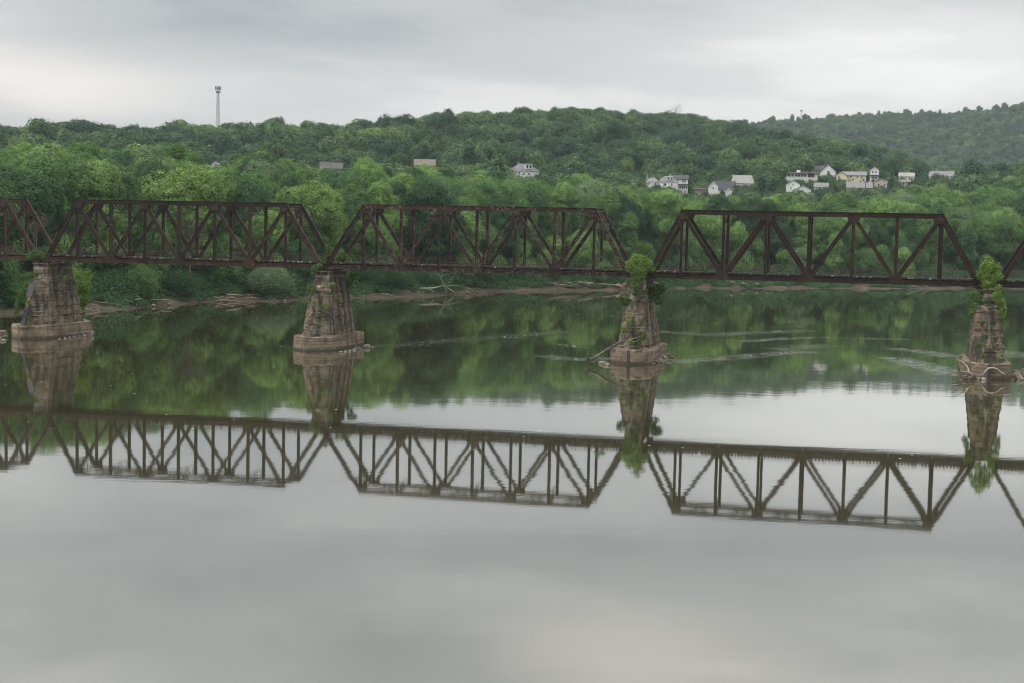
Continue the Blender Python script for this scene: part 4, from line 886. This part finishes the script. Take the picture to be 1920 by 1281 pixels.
house('narrow white two-storey house past the yellow house', 1631, 1647, 313, 320, 342, 900, 'front', M_WHITE, M_ROOF, [(.3, .85, 2.2, 3.5), (.65, .85, 2.2, 3.5), (.35, .35, 2.2, 3.5), (.7, .35, 2.2, 3.5)], porch=(-.1, 1.1, .6, M_ROOF_D))
house('white gable house with a grey roof sloping down, brick below', 1474, 1499, 338, 346, 360, 835, 'front', M_WHITE, M_ROOF, [(.35, .5, 2, 3), (.5, .95, 2, 2.5)])
house('low white gable with open porch over red brick', 1490, 1520, 348, 356, 368, 828, 'front', M_WHITE, M_ROOF_P, [(.35, .4, 3, 4), (.7, .4, 3, 4)], porch=(.1, .7, .1, M_BRICK))
house('small house showing a grey roof below the lawn', 1527, 1552, 343, 351, 358, 845, 'side', M_WHITE, M_ROOF, [(.4, .5, 2.4, 3)])
house('pale house with a wide grey roof under the yellow house', 1588, 1634, 341, 352, 364, 855, 'side', M_TAN, M_ROOF, [(.2, .6, 3, 3), (.8, .6, 3, 3)])
house('beige bungalow with arched front and a shallow roof', 1639, 1668, 335, 341, 352, 870, 'front', M_BEIGE, M_ROOF_B, [(.3, .5, 3, 4), (.65, .5, 3, 4)])
house('white bungalow with pale roof between two dark trees', 1686, 1713, 324, 331, 344, 890, 'side', M_WHITE, M_ROOF_P, [(.3, .6, 3, 4), (.7, .6, 3, 4)], chimney=(.6, 3, 3), plant=(.32, .55))
house('pinkish house wall half hidden under the white bungalow', 1686, 1706, 337, 342, 348, 872, 'side', M_TAN, M_ROOF_B, [(.4, .5, 3, 3)], plant=(.3, .55))
house('wide grey-roofed white house with chimney, last of the hillside row', 1742, 1785, 321, 331, 344, 905, 'side', M_WHITE, M_ROOF, [(.15, .6, 3, 4), (.8, .6, 3, 4)], chimney=(.25, 3, 4), yaw=-.2, plant=(.3, .52))
house('white house corner glinting among trees past the hillside row', 1797, 1807, 350, 354, 364, 800, 'front', M_WHITE, M_ROOF_P, [(.5, .5, 2.4, 4)])

# poles, masts
def pole(label, x, yt, yb, Y, lamp=False):
    k = Y / FPX; b = at(x, yb, Y); t = empty('utility_pole', b); tag(t, label, 'utility pole'); hgt = (yb - yt) * k
    MB().tube([(0, 0, -6), (0, 0, hgt)], [.30, .20], 8).build('post', M_BARK, t)
    MB().beam((-1.1, 0, hgt - .7), (1.1, 0, hgt - .7), .18, .18).build('crossarm', M_BARK, t)
pole('tall dark utility pole before the trees below the lawn', 1559.5, 352, 385, 790)
pole('slim utility pole beside the lone white two-storey house', 958.5, 317, 342, 790)
pole('pale thin pole by the low tan building', 1347, 331, 352, 800)
pole('grey pole rising under the pale wide-roofed house', 1622.5, 340, 360, 835)
def lattice_mast(name, label, x, yt, yb, Y, wb, wt, heads, steel):
    k = Y / FPX; b = at(x, yb, Y); h = (yb - yt) * k; t = empty(name, b, .3); tag(t, label, 'cell tower')
    w = lambda z: wb + (wt - wb) * min(1, z / (h * .85))
    pos = lambda i, z: (w(z) * math.cos(2.094 * i + .5) * .58, w(z) * math.sin(2.094 * i + .5) * .58, z)
    for i in range(3): MB().tube([pos(i, -8 if i < 9 else 0), pos(i, h * .5), pos(i, h * .86)], [wb * .034, wb * .03, wb * .026], 6).build('leg', steel, t)
    br_ = MB(); z = 0; 
    while z < h * .85:
        dz = max(2.2, w(z) * 1.35)
        for i in range(3):
            br_.beam(pos(i, z), pos((i + 1) % 3, min(z + dz, h * .86)), .075, .075, (.3, .2, 1)); br_.beam(pos((i + 1) % 3, z), pos(i, min(z + dz, h * .86)), .075, .075, (.3, .2, 1)); br_.beam(pos(i, z), pos((i + 1) % 3, z), .08, .08, (0, 0, 1))
        z += dz
    br_.build('lattice', steel, t)
    MB().tube([(0, 0, h * .84), (0, 0, h)], .2, 8).build('mast_top', steel, t)
    for zf, rr, n_, ph in heads:
        a = MB(); r = MB()
        for i in range(n_):
            an = i * 2 * math.pi / n_ + .2
            a.box((rr * math.cos(an), rr * math.sin(an), h * zf), (.34, .34, ph))
            r.beam((0, 0, h * zf), (rr * math.cos(an), rr * math.sin(an), h * zf), .16, .16, (0, 0, 1))
        rk = r.build('antenna_rack', steel, t); a.build('antenna', M_PLATE, rk)
M_GALV = simple('galvanised_steel', (.035, .04, .045), (.06, .068, .075), 1, .6)
lattice_mast('cell_tower', 'tall lattice cell tower with two rings of antennas on the wooded ridge', 408.5, 163, 238, 960, 2.4, 1.3, [(.95, 1.7, 8, 2.4), (.86, 1.3, 6, 1.2)], M_GALV)
lattice_mast('cell_tower', 'tiny far mast with one antenna cluster on the hazy far hill', 1502, 207, 232, 2700, 3.0, 2.0, [(.95, 2.2, 6, 3.0)], M_GALV)

# ------------------------------------------------------------------ woods
def covers(px, ptop, pw, Y):
    for (x0, x1, yr, yb, HY) in HRECT:
        if Y < HY + 14 and px + pw * .85 > x0 and px - pw * .85 < x1:
            if Y > HY - 6: return True
            lim = yr + .55 * (yb - yr)
            if ptop < lim: return True
    if 1528 < px < 1562 and 780 < Y < 885 and ptop < 352: return True     # the lawn below the modern house
    return False
prng = np.random.default_rng(77)
cand = []
Y = 285.0
while Y < 905:
    step = 9.0
    X0, X1 = -.40 * Y - 10, .40 * Y + 10
    X = X0 + prng.uniform(0, step)
    while X < X1:
        x_, y_ = X + prng.uniform(-3.8, 3.8), Y + prng.uniform(-3.8, 3.8); ax = az_x(x_, y_); b = bank_at(ax)
        if y_ > b + 12.5 and y_ < max(float(np.interp(ax, CA[:, 0], CA[:, 2])), b + 30) + 75:
            cand.append((x_, y_))
        X += step
    Y += step * .9
cand.sort(key=lambda p: p[1] - bank_at(az_x(*p)) * .6)
singles, mass = [], []
hide = np.full(2400, 9999.0)
for x_, y_ in cand:
    ax = az_x(x_, y_); off = y_ - bank_at(ax); z = ground(x_, y_)
    if off < 22: vi = int(prng.choice([7, 5, 1, 3, 7])); sc = prng.uniform(.72, 1.05)
    elif off < 90: vi = int(prng.integers(0, 8)); sc = prng.uniform(.72, 1.25)
    else: vi = int(prng.integers(0, 8)); sc = prng.uniform(.75, 1.25)
    h, rad = VAR[vi][2] * sc, VAR[vi][3] * sc
    dB = max(float(np.interp(ax, CA[:, 0], CA[:, 2])), bank_at(ax) + 30); dC = float(np.interp(ax, CA[:, 0], CA[:, 4]))
    want = 24 - 8 * min(1, max(0, (y_ - dB) / max(30, dC - dB))) if off > 22 else h
    sz = sc * (want / h) ** .6 if off > 22 else sc
    sc = sc * (1 - .25 * min(1, max(0, (y_ - dB) / max(30, dC - dB))))
    h = VAR[vi][2] * sz
    px, pt = pix((x_, y_, z + h)); pw = rad * FPX / y_
    if covers(px, pt, pw, y_): 
        # a low tree that leaves the house free
        sc *= .5; sz *= .5; h *= .5; px, pt = pix((x_, y_, z + h)); pw *= .5
        if covers(px, pt, pw, y_): continue
    rec = (x_, y_, z, vi, sc, sz, px, pt, pw, off)
    lo, hi = int(max(0, px - pw * .6)), int(min(2399, px + pw * .6))
    vis = -20 < px < 1940 and hi > lo and (np.median(hide[lo:hi]) - pt) > 3
    if hi > lo: hide[lo:hi] = np.minimum(hide[lo:hi], pt + 4)
    if vis and len(singles) < 292: singles.append(rec)
    else: mass.append(rec)
print('tree candidates', len(cand), 'singles', len(singles), 'mass', len(mass), 'max Y', max(s[1] for s in singles))
SECT = [(-99, 70, 'behind the cut-off truss by the plated pier'), (70, 345, 'behind the plated end of the plated-to-bare truss'), (345, 605, 'behind the bare end of the plated-to-bare truss'),
        (605, 895, 'behind the bare end of the bare-to-bush truss'), (895, 1200, 'behind the bush end of the bare-to-bush truss'), (1200, 1525, 'behind the bush end of the bush-to-vine truss'),
        (1525, 1855, 'behind the vine end of the bush-to-vine truss'), (1855, 2400, 'behind the cut-off truss by the vine-draped pier')]
SHAPE = ['rounded', 'stocky', 'tall', 'slim', 'broad', 'wide low', 'very tall', 'short bushy']
KEYS = list(M_LEAF)
for (x_, y_, z, vi, sc, sz, px, pt, pw, off) in singles:
    cn = prng.choice(KEYS, p=[.22, .41, .26, .02, .09] if off < 110 else [.20, .44, .31, .02, .03])
    where = next(s for a, b, s in SECT if a <= px < b)
    row = 'bank-edge' if off < 24 else 'second-row' if off < 60 else 'inner-wood'
    plain_tree('leafy_tree', f'{SHAPE[vi]} {cn} {row} tree {where}', 'tree', 'riverside trees ' + where, VAR[vi][0], VAR[vi][1], (x_, y_, z - .3), (sc, sz), prng.uniform(0, 6.28), M_LEAF[cn])

# the wood behind and the hillsides: nobody could count these
def gn_scatter(name, pts, protos):
    """one object whose points each carry a tree of one of the kinds in protos"""
    pc = bpy.data.collections.new(name + '_kinds')
    for i, me in enumerate(protos): pc.objects.link(bpy.data.objects.new(f'{name}_kind_{chr(97 + i)}', me))
    me = bpy.data.meshes.new(name); n = len(pts); P = np.array(pts, float)
    me.vertices.add(n); me.vertices.foreach_set('co', P[:, :3].astype(np.float32).ravel())
    a = me.attributes.new('tree_kind', 'INT', 'POINT'); a.data.foreach_set('value', P[:, 3].astype(np.int32))
    a = me.attributes.new('tree_scale', 'FLOAT_VECTOR', 'POINT'); a.data.foreach_set('vector', P[:, [4, 4, 5]].astype(np.float32).ravel())
    a = me.attributes.new('tree_turn', 'FLOAT_VECTOR', 'POINT'); a.data.foreach_set('vector', np.stack([prng.normal(size=n) * .07, prng.normal(size=n) * .07, P[:, 6]], 1).astype(np.float32).ravel())
    tone = np.array([min(1, max(0, .5 + .30 * wob(p[0], p[1], .31) + .22 * wob(p[0] + 900, p[1], .83) + prng.normal() * .07)) for p in P])
    a = me.attributes.new('tree_tone', 'FLOAT', 'POINT'); a.data.foreach_set('value', tone.astype(np.float32))
    o = link_mesh(name, me); tag(o, kind='stuff')
    ng = bpy.data.node_groups.new(name, 'GeometryNodeTree')
    ng.interface.new_socket('Geometry', in_out='INPUT', socket_type='NodeSocketGeometry'); ng.interface.new_socket('Geometry', in_out='OUTPUT', socket_type='NodeSocketGeometry')
    A = ng.nodes.new; gi, go, ip, ci = A('NodeGroupInput'), A('NodeGroupOutput'), A('GeometryNodeInstanceOnPoints'), A('GeometryNodeCollectionInfo')
    ci.inputs['Collection'].default_value = pc; ci.inputs['Separate Children'].default_value = True; ci.inputs['Reset Children'].default_value = True
    def na(nm, ty):
        q_ = A('GeometryNodeInputNamedAttribute'); q_.data_type = ty; q_.inputs['Name'].default_value = nm; return q_.outputs['Attribute']
    Lk = ng.links.new
    Lk(gi.outputs[0], ip.inputs['Points']); Lk(ci.outputs[0], ip.inputs['Instance']); ip.inputs['Pick Instance'].default_value = True
    Lk(na('tree_kind', 'INT'), ip.inputs['Instance Index']); Lk(na('tree_scale', 'FLOAT_VECTOR'), ip.inputs['Scale']); Lk(na('tree_turn', 'FLOAT_VECTOR'), ip.inputs['Rotation'])
    Lk(ip.outputs[0], go.inputs[0])
    md = o.modifiers.new('trees', 'NODES'); md.node_group = ng
    return o
gn_scatter('riverside_woods', [(m[0], m[1], m[2] - .3, m[3], m[4], m[5], prng.uniform(0, 6.28)) for m in mass], [v[0] for v in VAR])
hill = []
Y = 350.0
while Y < 3150:
    step = 8.4 if Y < 1300 else 10.5 if Y < 1900 else 12.0
    X = -.40 * Y
    while X < .40 * Y:
        x_, y_ = X + prng.uniform(-.45, .45) * step, Y + prng.uniform(-.45, .45) * step; ax = az_x(x_, y_)
        rd = float(np.interp(ax, CA[:, 0], CA[:, 6])); b = bank_at(ax)
        ok = y_ > max(float(np.interp(ax, CA[:, 0], CA[:, 2])), b + 30) + 68 and (y_ < rd + 60 or (1650 < y_ and ax > 1330)) and y_ < 3000
        if ok:
            z = ground(x_, y_); vi = int(prng.choice(7, p=[.2, .19, .2, .14, .12, .12, .03])); sc = (prng.uniform(.75, 1.15) if prng.random() < .6 else prng.uniform(1.1, 1.6)) * (1 if y_ < 1900 else 1.1) ; 
            if abs(y_ - rd) < 95: sc = prng.uniform(.8, 1.35); vi = int(prng.choice([0, 2, 5]))
            zs = sc ** .7 * (prng.uniform(.85, 1.2) if abs(y_ - rd) > 95 else prng.uniform(.82, 1.16))
            px, pt = pix((x_, y_, z + FAR[vi][1] * zs))
            if not covers(px, pt, 5.5 * FPX / y_, y_): hill.append((x_, y_, z - .4, vi, sc, zs, prng.uniform(0, 6.28)))
        X += step
    Y += step * .92
print('hill trees', len(hill))
hr = np.random.default_rng(31)
for hi_, (x0, x1, yr, yb, HY) in enumerate(HRECT):
    pl_ = PLANT[hi_]; px_ = x0 - 7
    while px_ < x1 + 8:
        Y_ = HY - hr.uniform(7, 16); f = hr.uniform(*pl_) if hr.random() < .85 else hr.uniform(max(.2, pl_[0] - .3), pl_[0])
        if hr.random() < .9:
            top = at(px_, yr + f * (yb - yr), Y_); z = ground(top[0], top[1]); h_ = max(3.0, top[2] - z); vi = int(hr.integers(0, 5)); wd = hr.uniform(1.9, 3.4)
            hill.append((top[0], top[1], z - .4, vi, wd / FAR[vi][2], h_ / FAR[vi][1], hr.uniform(0, 6.28)))
        px_ += hr.uniform(5, 9)
gn_scatter('hill_woods', hill, [f[0] for f in FAR])

# undergrowth along the bank
cr = np.random.default_rng(5); C, Nn, S, T1, T2_ = [], [], [], [], []
x = -60.0
while x < 1990:
    b = bank_at(x); d = (x - 964) / FPX
    for _ in range(4):
        o_ = cr.uniform(2.5, 17); Y_ = b + o_; X_ = d * Y_ + cr.normal() * .8
        n1_ = math.sin(x * .043 + 1) + math.sin(x * .11) * .7
        if o_ < 7.6 + 2.8 * n1_ - (2.6 if x > 1235 else 0): continue
        z = ground(X_, Y_); rr = cr.uniform(.7, 1.7) * (1 + .25 * n1_); m = int(34 * rr)
        dd = cr.normal(size=(m, 3)); dd[:, 2] = np.abs(dd[:, 2]) * .8; dd /= np.linalg.norm(dd, axis=1)[:, None]
        C.append(np.array([X_, Y_, z]) + dd * np.array([1.25, 1.0, .9]) * rr * cr.uniform(.8, 1.1, (m, 1))); Nn.append(dd + np.array([0, -.1, .5])); S.append(cr.uniform(.14, .3, m)); t = np.clip(.5 + cr.normal() * .25, 0, 1)
        T1.append(np.clip(t + cr.normal(size=m) * .1, 0, 1)); T2_.append(np.full(m, cr.random()))
    for _ in range(2):      # taller scrub behind the first row
        o_ = cr.uniform(13, 30); Y_ = b + o_; X_ = d * Y_ + cr.normal(); z = ground(X_, Y_); rr = cr.uniform(1.3, 2.7); m = int(46 * rr)
        dd = cr.normal(size=(m, 3)); dd[:, 2] = np.abs(dd[:, 2]); dd /= np.linalg.norm(dd, axis=1)[:, None]
        C.append(np.array([X_, Y_, z]) + dd * np.array([1.2, 1.0, 1.15]) * rr * cr.uniform(.75, 1.15, (m, 1))); Nn.append(dd + np.array([0, -.1, .4])); S.append(cr.uniform(.18, .34, m)); t = np.clip(.42 + cr.normal() * .3, 0, 1)
        T1.append(np.clip(t + cr.normal(size=m) * .1, 0, 1)); T2_.append(np.full(m, cr.random()))
    x += 230.0 / b
ug = link_mesh('bank_undergrowth', leaf_mesh('bank_undergrowth', np.concatenate(C), np.concatenate(Nn), np.concatenate(S), (np.concatenate(T1), np.concatenate(T2_)), M_SHRUB_GROUND, cr, .6)); tag(ug, kind='stuff')
# single bushes on the bank
def bank_bush(label, px, py, w, h, m, seed, off=9, name='bush'):
    Y_ = bank_at(px) + off; k = Y_ / FPX; r = w * k / 2; hh = h * k; rg = random.Random(seed)
    bl = [((0, 0, hh * .55), (r * .72, r * .72, hh * .5))] + [((r * .62 * math.cos(a), r * .5 * math.sin(a), hh * rg.uniform(.3, .62)), (r * .5, r * .5, hh * .36)) for a in (0.2, 1.3, 2.6, 3.5, 4.4, 5.4)]
    p = at(px, py, Y_); return shrub(name, label, (p[0], p[1], min(p[2], ground(p[0], p[1]))), bl, m, 'bushes on the far bank', .22, .62, 15, True, seed, 'bush')
bank_bush('round grey-green willow bush at the water under the plated-to-bare truss', 508, 552, 76, 54, M_LEAF['grey green'], 801, 7)
bank_bush('pale green shrub on the bank just beyond the plated pier sapling', 262, 552, 60, 62, M_LEAF['mid green'], 802, 8)
bank_bush('drooping dark bush on the bank above the snag pile', 330, 552, 74, 44, M_LEAF['dark green'], 803, 10)
bank_bush('dark bush above the mud spit beside the bare-topped pier', 720, 536, 84, 34, M_LEAF['dark green'], 804, 13)
bank_bush('low dark bush before the fallen bleached tree', 790, 536, 46, 26, M_LEAF['dark green'], 805, 13)
bank_bush('bushy dark clump hanging over the bank past the fallen tree', 905, 530, 56, 36, M_LEAF['mid green'], 806, 12)
bank_bush('pale bush over the silvery brush pile', 1110, 526, 50, 24, M_LEAF['grey green'], 807, 13)
bank_bush('leafy bush overhanging the water upstream of the plated pier', 20, 560, 90, 60, M_LEAF['mid green'], 808, 8)

# special trees
def pick_tree(label, x, yt, Y, vi, width, m, hgt=None, name='leafy_tree', cat='tree', group=None):
    X = at(x, yt, Y); z = ground(X[0], X[1]); h = X[2] - z; v = VAR[vi]
    return plain_tree(name, label, cat, group, v[0], v[1], (X[0], X[1], z - .3), ((width * Y / FPX / 2) / v[3], h / v[2]), x * .37, m)
pick_tree('bright yellow-green rounded tree standing out above the plated-to-bare truss', 375, 316, 420, 0, 80, M_LEAF['yellow green'])
pick_tree('dark dome-topped tree breaking the skyline just past the cell tower', 516, 221, 985, 4, 44, M_LEAF['dark green'])
pick_tree('tall columnar dark tree on the central hillside above the white houses', 1149, 224, 980, 6, 54, M_LEAF['dark green'])
pick_tree('lighter green round tree just behind the three-storey white house', 1268, 300, 900, 0, 44, M_LEAF['mid green'])
pick_tree('round tree behind the low tan building, apart from the hill wood', 1325, 298, 905, 7, 44, M_LEAF['mid green'])
pick_tree('big dark tree above the pale grey sloping roof', 1400, 268, 960, 4, 80, M_LEAF['dark green'])
pick_tree('round green tree hiding the pale grey house end', 1440, 324, 830, 7, 44, M_LEAF['mid green'])
pick_tree('dark round tree behind the narrow white house', 1666, 296, 950, 0, 40, M_LEAF['dark green'])
def bare_tree(name, label, x, yt, Y, hgt, m, seed, group=None):
    rg = random.Random(seed); p = at(x, yt, Y); b = Vector((p[0], p[1], p[2] - hgt)); t = empty(name, b); tag(t, label, 'dead tree', group)
    MB().tube([(0, 0, -1), (.1, 0, hgt * .4), (.3, .1, hgt * .75), (.2, .1, hgt)], [.28, .22, .12, .04], 6).build('trunk', m, t)
    lb = MB()
    for k in range(16):
        z0 = hgt * rg.uniform(.35, .9); a = rg.uniform(0, 6.28); l = (hgt - z0) * .5 + hgt * .1
        s_ = Vector((.2 * z0 / hgt, 0, z0)); e = s_ + Vector((math.cos(a) * l, math.sin(a) * l, l * rg.uniform(.5, 1.1)))
        mid = (s_ + e) / 2 + Vector((0, 0, -.06 * l)); lb.tube([s_, mid, e], [.10, .07, .03], 5)
        for _ in range(3): 
            f = s_.lerp(e, rg.uniform(.4, .9)); lb.tube([f, f + Vector((rg.uniform(-1, 1), rg.uniform(-1, 1), rg.uniform(.3, 1.1))) * l * .4], [.06, .025], 4)
    lb.build('branches', m, t)
bare_tree('dead_tree', 'leafless grey tree on the crest of the central hill', 1268, 195, 1262, 19, M_BARK_PALE, 1)
bare_tree('dead_tree', 'bare grey tree beside the end of the plated-to-bare truss', 586, 372, 392, 17, M_BARK, 2)
bare_tree('dead_tree', 'greyish leafless tree between the cut-off truss and the plated-to-bare truss', 66, 396, 300, 13, M_BARK, 3)
bare_tree('dead_tree', 'grey twiggy dead tree behind the start of the plated-to-bare truss', 118, 404, 316, 14, M_BARK, 4)
bare_tree('dead_tree', 'grey dead trunk among leaves behind the middle of the plated-to-bare truss', 356, 408, 352, 13, M_BARK, 5)
def conifer(label, x, yt, yb, Y, w, m, seed):
    k = Y / FPX; h = (yb - yt) * k + 6; r = w * k / 2; p = at(x, yb, Y); rg = np.random.default_rng(seed); t = empty('conifer', (p[0], p[1], p[2] - 6)); tag(t, label, 'conifer')
    bl = []
    for i in range(9):
        f = i / 8; z = h * (.15 + .8 * f); rr = r * (1 - f) * .62 + .35
        for j in range(4 if f < .8 else 1): a = j * 1.57 + i; bl.append(((math.cos(a) * rr * .7, math.sin(a) * rr * .7, z), (rr * .75, rr * .75, h * .075)))
    C, N_, S_, T_ = lobe_leaves(bl, rg, .8, 9, .4, .1, .1)
    link_mesh('crown', leaf_mesh('crown', C, N_, S_, T_, m, rg, .5), t); MB().tube([(0, 0, -1), (0, 0, h * .95)], [.3, .04], 6).build('trunk', M_BARK, t)
conifer('reddish-brown dying conifer beside the lone white two-storey house', 930, 288, 330, 830, 24, M_RUSSET, 71)
conifer('dark green pointed conifer just beside the reddish-brown one', 948, 298, 332, 822, 20, M_LEAF['dark green'], 72)
conifer('dark purple-green conifer below the beige bungalow', 1671, 322, 362, 850, 26, M_LEAF['dark green'], 73)

# ------------------------------------------------------------------ haze
hz = MB().box((0, 1900, 205), (4600, 4400, 420))
hm = bpy.data.materials.new('haze'); nt = nodes_of(hm); v = nt.nodes.new('ShaderNodeVolumePrincipled'); o = nt.nodes.new('ShaderNodeOutputMaterial')
v.inputs['Color'].default_value = (.78, .91, 1.0, 1); v.inputs['Density'].default_value = 0.000078; v.inputs['Anisotropy'].default_value = .2
nt.links.new(v.outputs[0], o.inputs['Volume'])
tag(hz.build('haze', hm), kind='stuff')
